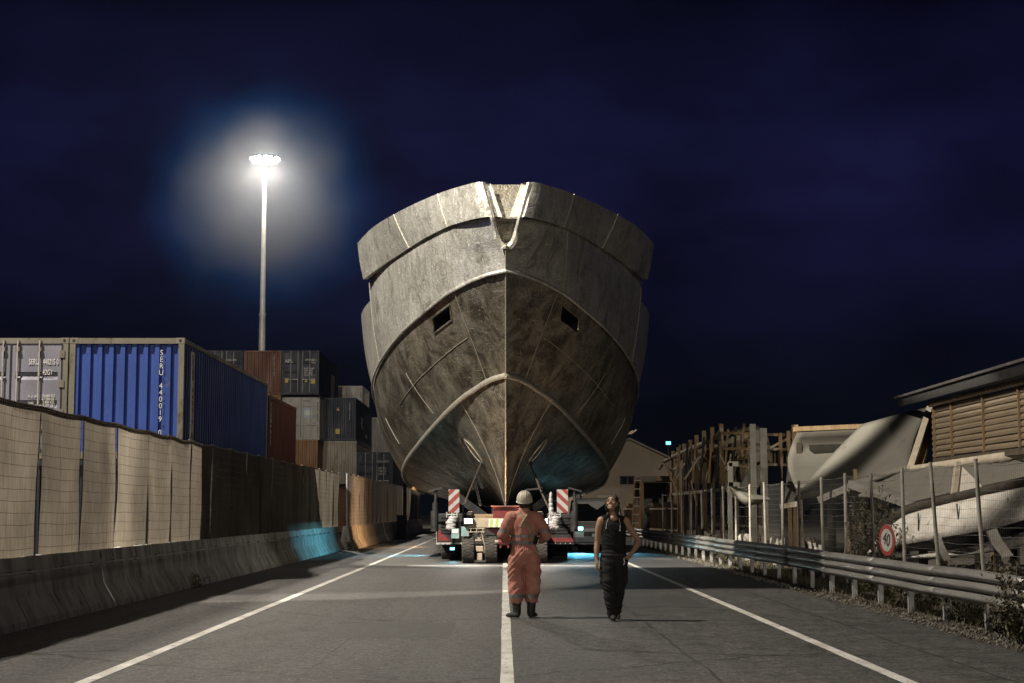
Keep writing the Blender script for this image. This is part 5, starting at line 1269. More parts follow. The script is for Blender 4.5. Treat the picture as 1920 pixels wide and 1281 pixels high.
# ------------------------------------------------------------------ barn and dark shed
bn = thing('gabled_building', 'plain beige gabled building far behind the van with one small window', 'building', (10, 130, 0))
wallm = pmat('render_beige', (0.34, 0.28, 0.21), (0.28, 0.23, 0.17), 0.5, (0.8, 0.95), 0, 0.1, 20)
ap = at(1180, 826, 130); lf = V((2 * ap.x - at(1278, 872, 130).x, 130, at(1278, 872, 130).z)); rt = at(1278, 872, 130)
MB().prism([(lf.x, 130, -0.05), (rt.x, 130, -0.05), (rt.x, 130, rt.z), (ap.x, 130, ap.z), (lf.x, 130, lf.z)], (0, 22, 0)).build('wall', wallm, bn)
for a, b in ((lf, ap), (ap, rt)):
    e = V((a.x, 129.7, a.z + 0.06)); f_ = V((b.x, 129.7, b.z + 0.06)); MB().prism([e, f_, f_ + V((0, 0, 0.16)), e + V((0, 0, 0.16))], (0, 22.6, 0)).build('roof', pmat('roof_tile_far', (0.20, 0.16, 0.12), (0.15, 0.12, 0.09), 2), bn)
w0 = at(1163, 908, 129.9); w1 = at(1190, 893, 129.9)
wn_ = MB().b2((w0.x, 129.93, w0.z), (w1.x, 129.98, w1.z)).build('window', glass_dark, bn)
for a in (0.0, 0.5, 1.0): MB().box((w0.x + (w1.x - w0.x) * a, 129.9, (w0.z + w1.z) / 2), (0.06, 0.08, w1.z - w0.z + 0.1)).build('frame', steel_dark, wn_)
MB().b2((lf.x, 129.9, 0), (rt.x, 129.96, at(1180, 915, 130).z)).build('plinth_band', pmat('render_dark', (0.28, 0.23, 0.17), (0.23, 0.18, 0.13), 0.5), bn)
for k in range(3):
    p = at(1168 + 7 * k, 818 - 2 * k, 132); MB().beam(p, p + V((0.5, 0, 0.35)), 0.3, 0.12).build('roof_vent', fib_edge, bn)
ds = thing('open_shed', 'dark open-fronted shed with pale flat roof edge left of the timber frame', 'shed', (8.2, 86, 0))
x0, x1 = at(1203, 900, 86).x, at(1266, 900, 86).x; zt2 = at(1210, 890, 86).z
MB().b2((x0 - 0.1, 85.8, zt2 - 0.35), (x1 + 0.2, 90, zt2 - 0.12)).build('roof', black_paint, ds)
MB().b2((x0 - 0.12, 85.7, zt2 - 0.38), (x0 + 0.75, 85.79, zt2 - 0.08)).build('fascia', fib, ds)
MB().b2((x0 + 0.76, 85.7, zt2 - 0.34), (x1 + 0.2, 85.79, zt2 - 0.08)).build('fascia', wood_old, ds)
for x in (x0, x1): 
    for y_ in (86, 89.8): MB().box((x, y_, zt2 / 2 - 0.2), (0.2, 0.2, zt2 - 0.36)).build('post', wood_old, ds)
MB().b2((x0, 89.9, 0), (x1, 90, zt2 - 0.36)).build('back_wall', black_paint, ds)
sc_ = thing('step_ladder', 'small orange-brown ladder-like frame leaning on the open shed', 'ladder', (x0 - 0.3, 85.4, 0))
for dx in (0, 0.35): MB().beam((x0 - 0.62 + dx, 85.2, -0.06), (x0 - 0.40 + dx, 85.6, 3.3), 0.07, 0.07).build('stile', pmat('orange_brown_frame', (0.36, 0.19, 0.10), (0.22, 0.11, 0.06), 5), sc_)  # stiles in a mottled orange-brown
for k in range(7): MB().beam((x0 - 0.62 + 0.03 * k, 85.2 + 0.055 * k, 0.4 + 0.45 * k), (x0 - 0.27 + 0.03 * k, 85.2 + 0.055 * k, 0.4 + 0.45 * k), 0.05, 0.05).build('rung', fib_edge, sc_)
hd = thing('board_fence', 'dark fence of upright boards in front of the beige building', 'fence', (5.5, 96, 0))
for k in range(26):
    p = at(1172 + 4.2 * k, 940, 96 - 0.6 * k); h = 1.9 + 0.12 * random.random()
    MB().box((p.x, p.y, h / 2 - 0.05), (0.12, 0.03, h)).build('board', wood_old if k % 3 else wood_pale, hd)
for z in (0.5, 1.6): MB().beam(V((at(1170, 940, 96).x, 96.08, z)), V((at(1281, 940, 80.5).x, 80.6, z)), 0.05, 0.09).build('rail', wood_old, hd)
# ================================================================== PEOPLE
def fuse(name, mb, mats, parent, voxel=0.012, smooth=6, crumple=None, pick=None, fold=None):
    """join overlapping tapered pieces into one continuous skin; optional cloth folds"""
    me = mb.mesh(name)
    tmp = bpy.data.objects.new('tmp', me); COL.objects.link(tmp)
    md = tmp.modifiers.new('r', 'REMESH'); md.mode = 'VOXEL'; md.voxel_size = voxel; md.adaptivity = 0
    if smooth:
        md = tmp.modifiers.new('s', 'SMOOTH'); md.iterations = smooth; md.factor = 0.6
    bpy.context.view_layer.update()
    m2 = bpy.data.meshes.new_from_object(tmp.evaluated_get(bpy.context.evaluated_depsgraph_get()))
    bpy.data.objects.remove(tmp); bpy.data.meshes.remove(me)
    m2.name = name; m2.materials.clear()
    for m in mats: m2.materials.append(m)
    if fold:
        nr = [v.normal.copy() for v in m2.vertices]
        for v, n in zip(m2.vertices, nr): v.co = v.co + n * fold(v.co, n)
        m2.update()
    for p in m2.polygons:
        p.use_smooth = True; p.material_index = pick(p.center, p.normal) if pick else 0
    o = bpy.data.objects.new(name, m2); COL.objects.link(o)
    if parent is not None: o.parent = parent
    return o
def ell(mb, pts, n=14): 
    """tapered limb through (x, y, z, rx, ry) stations lying roughly along z"""
    rows = []
    for x, y, z, rx, ry in pts: rows.append([V((x + rx * math.cos(2 * math.pi * k / n), y + ry * math.sin(2 * math.pi * k / n), z)) for k in range(n)])
    k_ = len(rows); vs = [p for r_ in rows for p in r_]; fs = []
    for i in range(k_ - 1):
        for j in range(n): fs.append((i * n + j, i * n + (j + 1) % n, (i + 1) * n + (j + 1) % n, (i + 1) * n + j))
    fs.append(tuple(range(n - 1, -1, -1))); fs.append(tuple((k_ - 1) * n + j for j in range(n)))
    mb.add(vs, fs)
    mb.sphere((pts[0][0], pts[0][1], pts[0][2]), (pts[0][3], pts[0][4], min(pts[0][3], pts[0][4]) * 0.6), 12, 6); mb.sphere((pts[-1][0], pts[-1][1], pts[-1][2]), (pts[-1][3], pts[-1][4], min(pts[-1][3], pts[-1][4]) * 0.6), 12, 6)
def limb(mb, pts, rs, n=10):
    mb.tube(pts, rs, n)
    for p, r_ in zip(pts, rs): mb.sphere(p, r_ if not isinstance(r_, tuple) else max(r_), 10, 6)
skin = pmat('skin', (0.42, 0.255, 0.17), (0.34, 0.195, 0.125), 14, (0.45, 0.6), 0, 0.1, 60)
hairm = pmat('dark_hair', (0.022, 0.016, 0.012), (0.045, 0.034, 0.026), 40, (0.45, 0.65), 0, 0.6, 60, stretch=(1, 1, 0.3))
black_cloth = pmat('black_cloth', (0.012, 0.012, 0.013), (0.018, 0.018, 0.019), 8, (0.8, 0.95), 0, 0.3, 140, spec=0.2)
dark_trouser = pmat('dark_trousers', (0.017, 0.017, 0.018), (0.028, 0.027, 0.026), 7, (0.8, 0.95), 0, 0.3, 140, spec=0.2)
leather = pmat('black_leather', (0.018, 0.017, 0.016), (0.035, 0.032, 0.028), 14, (0.45, 0.7), 0, 0.3, 60)
orange = pmat('orange_cloth', (0.56, 0.27, 0.205), (0.41, 0.165, 0.125), 6, (0.8, 0.95), 0, 0.35, 120, spec=0.2, c3=(0.22, 0.10, 0.07), c3scale=7, c3at=0.66)
reflect = pmat('reflective_band', (0.26, 0.25, 0.24), (0.18, 0.17, 0.16), 12, (0.4, 0.6), 0.3)
helm = pmat('helmet_shell', (0.62, 0.57, 0.46), (0.50, 0.45, 0.36), 8, (0.35, 0.5), c3=(0.3, 0.26, 0.2), c3scale=14, c3at=0.66)
webbing = pmat('webbing', (0.36, 0.29, 0.18), (0.26, 0.205, 0.13), 12, (0.7, 0.9))
def hand(mb, wrist, d, side_v, curl=0.5, L=0.085, thumb=1):
    """palm and five fingers, d = pointing direction, side_v = from little finger to thumb"""
    w = V(wrist); d = V(d).normalized(); sd = V(side_v); sd = (sd - d * sd.dot(d)).normalized(); n = d.cross(sd) * thumb
    for k in (-1, 0, 1): mb.tube([w + sd * 0.020 * k, w + d * L + sd * 0.024 * k], [0.017, 0.0155], 8)
    for k, ln in ((-1.5, 0.055), (-0.5, 0.072), (0.5, 0.078), (1.5, 0.068)):
        b = w + d * L + sd * (0.0195 * k); p1 = b + (d * math.cos(curl * 0.6) + n * math.sin(curl * 0.6)) * ln * 0.5; p2 = p1 + (d * math.cos(curl * 1.4) + n * math.sin(curl * 1.4)) * ln * 0.5
        mb.tube([b - d * 0.015, b, p1, p2], [0.010, 0.010, 0.009, 0.0075], 7); mb.sphere(p2, 0.0078, 8, 5)
    t0 = w + d * 0.025 + sd * 0.028; t1 = t0 + (d * 0.7 + sd * 0.7) * 0.036; t2 = t1 + (d * 0.9 + sd * 0.15 + n * 0.3) * 0.034
    mb.tube([t0 - sd * 0.012, t0, t1, t2], [0.013, 0.0125, 0.011, 0.0085], 7); mb.sphere(t2, 0.009, 8, 5)
def folds(freq, amp, seed=0.0, zones=None):
    def f(co, n):
        a = mnoise.noise(V((co.x * freq * 0.7 + seed, co.y * freq * 0.7, co.z * freq * 1.5)))
        r_ = 1 - abs(mnoise.noise(V((co.x * freq * 0.6, co.y * freq * 0.6 + seed, co.z * freq * 1.9 + co.x * freq * 0.8)))) * 2.2
        k = 1.0 if zones is None else zones(co)
        return amp * k * (0.5 * a + 0.7 * max(-0.3, r_))
    return f
# ------------------------------------------------------------------ worker in orange, seen from behind
W = thing('person', 'person in orange coverall and pale hard hat standing with back turned', 'person', (0.29, 23.0, 0.0), world=False)
mb = MB()
limb(mb, [(0, 0.0, 1.40), (0.0, 0.015, 1.50), (0.005, 0.02, 1.57)], [0.07, 0.062, 0.062])
HR = rotm(R(14), 0, R(-6))
hc = V((0.006, 0.035, 1.645))
mb.sphere(hc, (0.078, 0.098, 0.118), 18, 12, HR)
mb.sphere(hc + HR @ V((0, 0.055, -0.055)), (0.058, 0.055, 0.062), 14, 8, HR)
mb.sphere(hc + HR @ V((0, 0.100, -0.012)), (0.014, 0.024, 0.026), 8, 6, HR)          # nose
for s in (-1, 1): mb.sphere(hc + HR @ V((s * 0.080, 0.0, -0.015)), (0.013, 0.028, 0.036), 8, 6, HR)
ell(mb, [(0, 0, 1.0, 0.13, 0.09), (0, 0, 1.25, 0.15, 0.10), (0, 0, 1.42, 0.13, 0.08), (0, 0.005, 1.46, 0.08, 0.065)])
for s in (-1, 1):
    sh_, el, wr = V((s * 0.185, 0.0, 1.42)), V((s * 0.305, -0.015, 1.17)), V((s * 0.215, 0.245, 1.085))
    limb(mb, [sh_, sh_.lerp(el, .5), el, el.lerp(wr, .5), wr], [0.05, 0.044, 0.040, 0.036, 0.028])
    hand(mb, wr, V((-s * 0.55, 0.8, 0.1)), V((0, 0.1, 1)), 0.9, 0.08, thumb=(1 if s > 0 else -1))
fuse('body', mb, [skin], W, 0.007, 3)
mb = MB()
ell(mb, [(0.0, 0, 0.80, 0.175, 0.135), (0.0, -0.005, 0.90, 0.195, 0.15), (0.0, 0, 1.00, 0.180, 0.135), (0, 0.005, 1.06, 0.168, 0.125), (0, 0.0, 1.16, 0.178, 0.128), (0, -0.005, 1.30, 0.198, 0.128), (0, 0, 1.40, 0.185, 0.112), (0, 0.008, 1.465, 0.115, 0.085), (0, 0.015, 1.50, 0.075, 0.072)], 20)
mb.tube([(0, 0.012, 1.47), (0.004, 0.012, 1.545)], [0.082, 0.076], 16)
for s in (-1, 1):
    sh_, el, wr = V((s * 0.180, -0.002, 1.415)), V((s * 0.312, -0.02, 1.165)), V((s * 0.235, 0.20, 1.09))
    limb(mb, [V((s * 0.10, 0, 1.43)), sh_, sh_.lerp(el, .5) + V((s * 0.012, 0, 0)), el, el.lerp(wr, .5), wr], [0.078, 0.090, 0.080, 0.074, 0.066, 0.052], 12)
    hp_, kn_, an = V((s * 0.092, 0.0, 0.86)), V((s * 0.118 + 0.004, 0.03, 0.50)), V((s * 0.108 - 0.006, 0.0, 0.285))
    limb(mb, [hp_, hp_.lerp(kn_, .5) + V((s * 0.012, 0, 0)), kn_, kn_.lerp(an, .6), an], [0.128, 0.124, 0.110, 0.108, 0.096], 14)
def stripe_pick(c, n):
    ax_ = abs(c.x)
    if ax_ < 0.21 and (1.035 < c.z < 1.085 or 1.135 < c.z < 1.175): return 1
    if c.z < 0.335 and c.z > 0.275: return 1
    if ax_ > 0.235:
        t_ = (1.415 - c.z)
        if 0.155 < t_ < 0.215: return 1
        if c.y > 0.06 and 0.10 < c.y < 0.15: return 1
    return 0
def wz(co): return 1.6 if co.z < 0.45 else (1.3 if 0.95 < co.z < 1.1 else 1.0)
def cover_folds(co, n):
    if co.z > 1.0:
        a = mnoise.noise(V((co.x * 17, co.y * 9 + 2, co.z * 4.0))); r_ = 1 - 2.0 * abs(mnoise.noise(V((co.x * 13 + co.z * 3, co.y * 8, co.z * 5 + 7))))
        k = 0.011
    else:
        s_ = 1 if co.x > 0 else -1
        a = mnoise.noise(V((co.x * 9, co.y * 7, co.z * 7 - s_ * co.x * 10 + 3))); r_ = 1 - 2.4 * abs(mnoise.noise(V((co.x * 6 + s_ * co.z * 7, co.y * 6, co.z * 6 + s_ * co.x * 9))))
        k = 0.017 if co.z < 0.5 else 0.013
    return k * (0.6 * a + max(-0.4, r_))
cov = fuse('coverall', mb, [orange, reflect], W, 0.0095, 5, pick=stripe_pick, fold=cover_folds)
# gathered waist
cvm = cov.data
for v in cvm.vertices:
    if 0.93 < v.co.z < 1.10 and abs(v.co.x) < 0.22:
        k = math.exp(-((v.co.z - 1.015) / 0.035) ** 2); nx = V((v.co.x, v.co.y, 0)); L_ = nx.length
        if L_ > 0.01: v.co -= nx / L_ * (0.016 * k) - nx / L_ * (0.006 * math.sin(math.atan2(v.co.y, v.co.x) * 30) * math.exp(-((v.co.z - 1.0) / 0.06) ** 2))
cvm.update()
tree = BVHTree.FromPolygons([v.co.copy() for v in cvm.vertices], [tuple(p.vertices) for p in cvm.polygons])
def ribbon(pts, w, name, m, parent, tree, dirv=V((0, 1, 0)), off=0.008, from_y=-0.6):
    top, bot = [], []
    P = catmull([V((x, 0, z)) for x, z in pts], 26)
    for i, p in enumerate(P):
        d = (P[min(i + 1, 25)] - P[max(i - 1, 0)]).normalized(); sd = d.cross(V((0, 1, 0))).normalized()
        for lst, sgn in ((top, 1), (bot, -1)):
            q = p + sd * (w / 2 * sgn); h = tree.ray_cast(V((q.x, from_y, q.z)), dirv)
            y_ = h[0].y if h[0] is not None else (lst[-1].y if lst else -0.12)
            lst.append(V((q.x, y_ - off * (1 if dirv.y > 0 else -1), q.z)))
    o = MB().grid([top, bot]).build(name, m, parent, True, thick=0.006); return o
ribbon([(-0.075, 1.50), (-0.01, 1.40), (0.08, 1.24), (0.14, 1.10)], 0.042, 'shoulder_strap', webbing, W, tree)
ribbon([(0.075, 1.50), (0.02, 1.42), (-0.035, 1.33), (-0.05, 1.28)], 0.040, 'shoulder_strap', webbing, W, tree, off=0.013)
MB().box((0.165, -0.10, 1.10), (0.06, 0.07, 0.11), rotm(0, R(15), 0)).build('radio', black_cloth, W, False, 0.012)
for s, tx_, ty_ in ((-1, -0.10, -0.02), (1, 0.05, 0.10)):
    mb = MB(); a = V((s * 0.108 - 0.006, 0.0, 0.31)); h = V((s * 0.100 - 0.004, -0.02, 0.07))
    limb(mb, [a, a.lerp(h, .5), h], [0.072, 0.064, 0.056], 12)
    limb(mb, [h + V((0, -0.025, -0.025)), h + V((tx_ * 0.6, ty_ * 0.8 + 0.02, -0.03)), h + V((tx_ * 1.25, ty_ * 1.6 + 0.05, -0.035))], [0.045, 0.043, 0.035], 10)
    for v in range(len(mb.v)):
        x, y_, z = mb.v[v]; mb.v[v] = (x, y_, max(z, 0.012))
    bt = fuse('boot', mb, [leather], W, 0.008, 3, fold=folds(14, 0.006, 5))
mb = MB(); n = 28; rows = []
for j in range(9):
    t_ = j / 8 * math.pi / 2 * 0.98; r_ = math.cos(t_) ** 0.8
    rows.append([hc + HR @ (V((0.0, -0.012, 0.028)) + V((0.112 * r_ * math.cos(2 * math.pi * k / n), 0.137 * r_ * math.sin(2 * math.pi * k / n), 0.125 * math.sin(t_)))) for k in range(n + 1)])
rows.insert(0, [hc + HR @ (V((0.0, -0.012, 0.006)) + V((0.113 * math.cos(2 * math.pi * k / n), 0.139 * math.sin(2 * math.pi * k / n), 0))) for k in range(n + 1)])
rows.insert(0, [hc + HR @ (V((0.0, -0.010, 0.002)) + V((0.121 * math.cos(2 * math.pi * k / n), (0.145 + (0.05 if math.sin(2 * math.pi * k / n) > 0.3 else 0)) * math.sin(2 * math.pi * k / n), 0))) for k in range(n + 1)])
hm = MB().grid(rows, flip=False).build('hard_hat', helm, W, True, thick=0.006)
for s in (-1, 0, 1): MB().tube([hc + HR @ V((s * 0.03, -0.012 + 0.137 * math.cos(a) * 0.99, 0.03 + 0.127 * math.sin(a))) for a in [math.pi * (0.15 + 0.7 * k / 12) for k in range(13)]], 0.007, 6).build('ridge', helm, hm, True)
mb = MB(); mb.sphere(hc + HR @ V((0, -0.03, -0.03)), (0.083, 0.085, 0.07), 14, 8, HR); mb.build('hair', hairm, W, True)
# ------------------------------------------------------------------ man in black, walking towards the camera
Pm = thing('person', 'person in black sleeveless top and dark trousers looking up, hand on hip', 'person', (1.53, 22.46, 0.0), world=False)
mb = MB()
ell(mb, [(0, 0, 0.95, 0.14, 0.09), (0, 0, 1.2, 0.155, 0.10), (0, 0, 1.36, 0.15, 0.085), (0, 0.0, 1.42, 0.085, 0.065)])
limb(mb, [(0, 0.005, 1.40), (-0.008, -0.004, 1.47), (-0.015, -0.012, 1.53)], [0.066, 0.058, 0.056])
HM = rotm(R(-24), R(-7), R(-16))
hm_c = V((-0.022, -0.030, 1.605))
mb.sphere(hm_c, (0.074, 0.094, 0.112), 20, 14, HM)
mb.sphere(hm_c + HM @ V((0, -0.042, -0.062)), (0.054, 0.052, 0.056), 16, 10, HM)      # jaw
mb.sphere(hm_c + HM @ V((0, -0.078, -0.092)), (0.026, 0.022, 0.020), 12, 8, HM)        # chin
mb.tube([hm_c + HM @ V(p) for p in ((0, -0.088, 0.022), (0, -0.104, -0.008), (0, -0.113, -0.026))], [0.009, 0.012, 0.015], 8)   # nose
for s in (-1, 1):
    mb.sphere(hm_c + HM @ V((s * 0.016, -0.098, -0.028)), (0.009, 0.010, 0.008), 8, 6, HM)
    mb.sphere(hm_c + HM @ V((s * 0.044, -0.070, -0.020)), (0.024, 0.020, 0.020), 10, 6, HM)   # cheek
    mb.sphere(hm_c + HM @ V((s * 0.032, -0.084, 0.030)), (0.026, 0.013, 0.009), 10, 6, HM)    # brow
    mb.sphere(hm_c + HM @ V((s * 0.077, 0.0, -0.01)), (0.012, 0.026, 0.034), 8, 6, HM)
mb.sphere(hm_c + HM @ V((0, -0.090, -0.058)), (0.026, 0.010, 0.007), 10, 6, HM)
mb.sphere(hm_c + HM @ V((0, -0.089, -0.070)), (0.023, 0.010, 0.008), 10, 6, HM)
# hanging arm (image left)
A1 = [V((-0.168, 0.0, 1.375)), V((-0.195, 0.0, 1.31)), V((-0.215, 0.012, 1.20)), V((-0.225, 0.02, 1.085)), V((-0.238, 0.0, 0.98)), V((-0.245, -0.03, 0.84))]
limb(mb, A1, [0.062, 0.056, 0.047, 0.040, 0.040, 0.027], 12)
hand(mb, A1[-1], V((0.03, -0.10, -1)), V((0.25, -1, 0)), 0.55, 0.09, thumb=-1)
# arm on the hip
A2 = [V((0.168, 0.0, 1.375)), V((0.200, 0.0, 1.31)), V((0.27, 0.02, 1.21)), V((0.345, 0.03, 1.105)), V((0.315, -0.02, 1.03)), V((0.255, -0.085, 0.945))]
limb(mb, A2, [0.062, 0.056, 0.047, 0.040, 0.040, 0.028], 12)
hand(mb, A2[-1], V((-0.55, -0.25, -0.75)), V((-0.6, -0.7, 0.4)), 0.7, 0.08, thumb=1)
bod = fuse('body', mb, [skin], Pm, 0.0065, 3)
for s in (-1, 1):
    MB().sphere(hm_c + HM @ V((s * 0.031, -0.083, 0.012)), (0.0125, 0.009, 0.0075), 10, 6, HM).build('eye', pmat('eye_white', (0.6, 0.56, 0.5), (0.5, 0.46, 0.4), 20, (0.2, 0.3)), Pm, True)
    MB().sphere(hm_c + HM @ V((s * 0.031 - 0.002, -0.090, 0.014)), (0.006, 0.004, 0.006), 8, 6, HM).build('iris', dark_ink, Pm, True)
    MB().tube([hm_c + HM @ V((s * q, y_, z)) for q, y_, z in ((0.012, -0.098, 0.034), (0.032, -0.096, 0.041), (0.052, -0.080, 0.036))], 0.005, 6).build('eyebrow', hairm, Pm, True)
MB().tube([hm_c + HM @ V((x, -0.0985 + abs(x) * 0.25, -0.063)) for x in (-0.022, -0.01, 0, 0.01, 0.022)], 0.0045, 6).build('teeth', pmat('teeth', (0.7, 0.66, 0.56), (0.6, 0.56, 0.46), 20), Pm, True)
mb = MB(); random.seed(5)
mb.sphere(hm_c + HM @ V((0, 0.022, 0.030)), (0.086, 0.090, 0.100), 16, 10, HM)
for k in range(70):
    a = random.uniform(-0.25 * math.pi, 1.25 * math.pi); z = random.uniform(-0.16, 0.11)
    rr_ = 0.083 if z < 0.03 else 0.083 * math.sqrt(max(0.05, 1 - ((z - 0.03) / 0.11) ** 2))
    y_ = 0.022 + rr_ * 1.02 * math.sin(a)
    if z < 0.045 and y_ < -0.02: continue
    mb.sphere(hm_c + HM @ V((rr_ * math.cos(a) * (1.0 if z > -0.06 else 0.85), y_, z)), random.uniform(0.014, 0.026), 8, 6)
fuse('hair', mb, [hairm], Pm, 0.007, 1, fold=folds(40, 0.008, 1))
mb = MB()
ell(mb, [(0.0, 0.0, 0.88, 0.172, 0.118), (0.0, 0.0, 0.96, 0.166, 0.118), (0.0, -0.004, 1.05, 0.164, 0.122), (0, -0.004, 1.18, 0.170, 0.122), (0, 0, 1.29, 0.178, 0.120), (0, 0, 1.36, 0.158, 0.100), (0, 0.006, 1.405, 0.115, 0.078)], 20)
for s in (-1, 1): limb(mb, [V((s * 0.07, 0.005, 1.40)), V((s * 0.135, 0.004, 1.388))], [0.058, 0.056], 10)
def shirt_fold(co, n):
    d = (co - V((-0.002, -0.10, 1.42))).length
    return folds(10, 0.008, 11)(co, n) - (0.0)
shirt = fuse('sleeveless_top', mb, [black_cloth], Pm, 0.009, 4, fold=shirt_fold)
# neckline: bare skin set over the top front
MB().sphere((-0.004, -0.055, 1.405), (0.062, 0.045, 0.050), 14, 10).build('neckline', skin, Pm, True)
mb = MB()
ell(mb, [(0.0, 0, 0.80, 0.170, 0.125), (0.0, 0, 0.90, 0.172, 0.122), (0, 0, 0.95, 0.168, 0.118)], 18)
LL = [V((-0.078, 0.0, 0.82)), V((-0.085, -0.045, 0.62)), V((-0.070, -0.075, 0.45)), V((-0.045, -0.065, 0.25)), V((-0.025, -0.05, 0.09))]
RL = [V((0.085, 0.0, 0.82)), V((0.078, 0.02, 0.62)), V((0.066, 0.06, 0.46)), V((0.052, 0.16, 0.27)), V((0.045, 0.245, 0.13))]
for q in (LL, RL): limb(mb, q, [0.112, 0.105, 0.092, 0.082, 0.074], 12)
mb.box((-0.175, -0.03, 0.60), (0.04, 0.13, 0.17)); mb.box((0.165, 0.0, 0.60), (0.04, 0.13, 0.17))
fuse('cargo_trousers', mb, [dark_trouser], Pm, 0.0095, 4, fold=folds(9, 0.015, 7))
MB().tube([(0.172 * math.cos(a), 0.125 * math.sin(a), 0.905) for a in [2 * math.pi * k / 24 for k in range(25)]], [(0.008, 0.020)] * 25, 6).build('belt', leather, Pm, True)
MB().tube([(0.13, -0.14, 0.86), (0.14, -0.15, 0.80), (0.125, -0.15, 0.77)], 0.007, 6).build('key_clip', galv, Pm, True)
for (h, dv) in ((V((-0.022, -0.06, 0.045)), V((0.0, -0.16, -0.005))), (V((0.045, 0.25, 0.105)), V((0.02, -0.12, -0.07)))):
    mb = MB(); limb(mb, [h + V((0, 0.035, 0)), h + dv * 0.5, h + dv], [0.046, 0.046, 0.036], 10); limb(mb, [h, h + V((0, 0, 0.05))], [0.05, 0.045], 10)
    for v in range(len(mb.v)):
        x, y_, z = mb.v[v]; mb.v[v] = (x, y_, max(z, 0.012))
    fuse('shoe', mb, [leather], Pm, 0.008, 3)
tree2 = BVHTree.FromPolygons([v.co.copy() for v in shirt.data.vertices], [tuple(p.vertices) for p in shirt.data.polygons])
cord = pmat('pale_cord', (0.55, 0.50, 0.42), (0.4, 0.36, 0.3), 20)
for pts in ([(-0.075, 1.41), (-0.105, 1.33), (-0.11, 1.27)], [(0.07, 1.41), (0.085, 1.33), (0.08, 1.24)]):
    P_ = []
    for x, z in pts:
        h = tree2.ray_cast(V((x, -0.6, z)), V((0, 1, 0))); P_.append(V((x, (h[0].y if h[0] else -0.09) - 0.008, z)))
    MB().tube(P_, 0.005, 6).build('cord', cord, Pm, True)
    MB().sphere(P_[-1], 0.011, 8, 5).build('cord_end', cord, Pm, True)
# ================================================================== PLANTS, GRAVEL, HAZE
leaf_d = pmat('dry_leaf', (0.060, 0.058, 0.030), (0.10, 0.085, 0.048), 9, (0.6, 0.8))
stem_d = pmat('dry_stem', (0.14, 0.105, 0.065), (0.085, 0.065, 0.04), 9, (0.7, 0.9))
def bush(label, base, h, spread, stems, leaves, seed, group, leaf=0.035, dry=0.5):
    rnd = random.Random(seed); t = thing('bush', label, 'bush', base, group, world=True)
    b = V(base); st = MB(); lf = MB()
    for k in range(stems):
        a = rnd.uniform(0, 2 * math.pi); r0 = rnd.uniform(0, spread * 0.35); hh = h * rnd.uniform(0.55, 1.0)
        p = b + V((r0 * math.cos(a), r0 * math.sin(a), -0.05)); out = V((math.cos(a), math.sin(a), 0)) * spread * rnd.uniform(0.2, 0.8)
        pts = [p]
        for j in range(1, 6):
            f_ = j / 5; pts.append(p + out * f_ ** 1.3 + V((rnd.uniform(-.04, .04), rnd.uniform(-.04, .04), hh * f_)))
        st.tube(pts, [0.007 * (1 - 0.14 * j) for j in range(6)], 4, False)
        for q in range(leaves):
            f_ = rnd.uniform(0.15, 1.0); i = min(4, int(f_ * 5)); c = pts[i].lerp(pts[i + 1], f_ * 5 - i) + V((rnd.gauss(0, 0.05), rnd.gauss(0, 0.05), rnd.gauss(0, 0.035)))
            m = rotm(rnd.uniform(-1.2, 1.2), rnd.uniform(-1.2, 1.2), rnd.uniform(0, 6.3)); s_ = leaf * rnd.uniform(0.6, 1.5)
            lf.add([c + m @ V(w) for w in ((-s_, 0, 0), (0, -s_ * 0.42, s_ * 0.1), (s_, 0, 0), (0, s_ * 0.42, s_ * 0.1))], [(0, 1, 2, 3)])
    st.build('stems', stem_d, t); o = lf.build('leaves', leaf_d, t)
bush('tall leafy weed growing through the guard rail at the right edge', (6.05, 18.8, 0), 0.95, 0.42, 26, 34, 1, 'weeds at the guard rail')
bush('low dark weed at the foot of the guard rail beside the tall leafy weed', (6.15, 17.9, 0), 0.70, 0.40, 20, 26, 2, 'weeds at the guard rail')
bush('short weed under the guard rail between tall weed and gravel', (6.3, 20.3, 0), 0.42, 0.35, 18, 22, 3, 'weeds at the guard rail')
bush('second short weed under the guard rail further along', (6.5, 22.5, 0), 0.40, 0.40, 18, 22, 4, 'weeds at the guard rail')
bush('third short weed under the guard rail below the speed sign', (6.6, 25.3, 0), 0.42, 0.40, 18, 20, 5, 'weeds at the guard rail')
bush('fourth short weed under the guard rail near its lit end', (6.7, 28.4, 0), 0.38, 0.40, 16, 20, 6, 'weeds at the guard rail')
bush('tall dry bush behind the wire fence left of the speed sign', (8.1, 36.6, 0), 2.3, 0.75, 34, 40, 8, 'dry bushes behind the fence', 0.045)
bush('dry bush between two fence posts behind the speed sign', (8.0, 34.6, 0), 1.7, 0.7, 30, 36, 9, 'dry bushes behind the fence', 0.045)
bush('low dry bush at the foot of the speed sign', (7.2, 31.6, 0), 0.9, 0.6, 26, 30, 10, 'dry bushes behind the fence', 0.04)
bush('low weed behind the guard rail under the white hull', (7.9, 27.4, 0), 0.75, 0.6, 24, 28, 11, 'dry bushes behind the fence', 0.04)
bush('dry weed by the wire fence at the far right edge', (7.8, 24.2, 0), 0.8, 0.5, 22, 28, 12, 'dry bushes behind the fence', 0.04)
bush('small weed growing at the joint of the left concrete barriers', (-6.06, 32.1, 0), 0.35, 0.15, 10, 16, 13, None, 0.03)
bush('small weed at the far step of the left concrete wall', (-5.95, 62.4, 0), 0.5, 0.15, 10, 16, 14, None, 0.035)
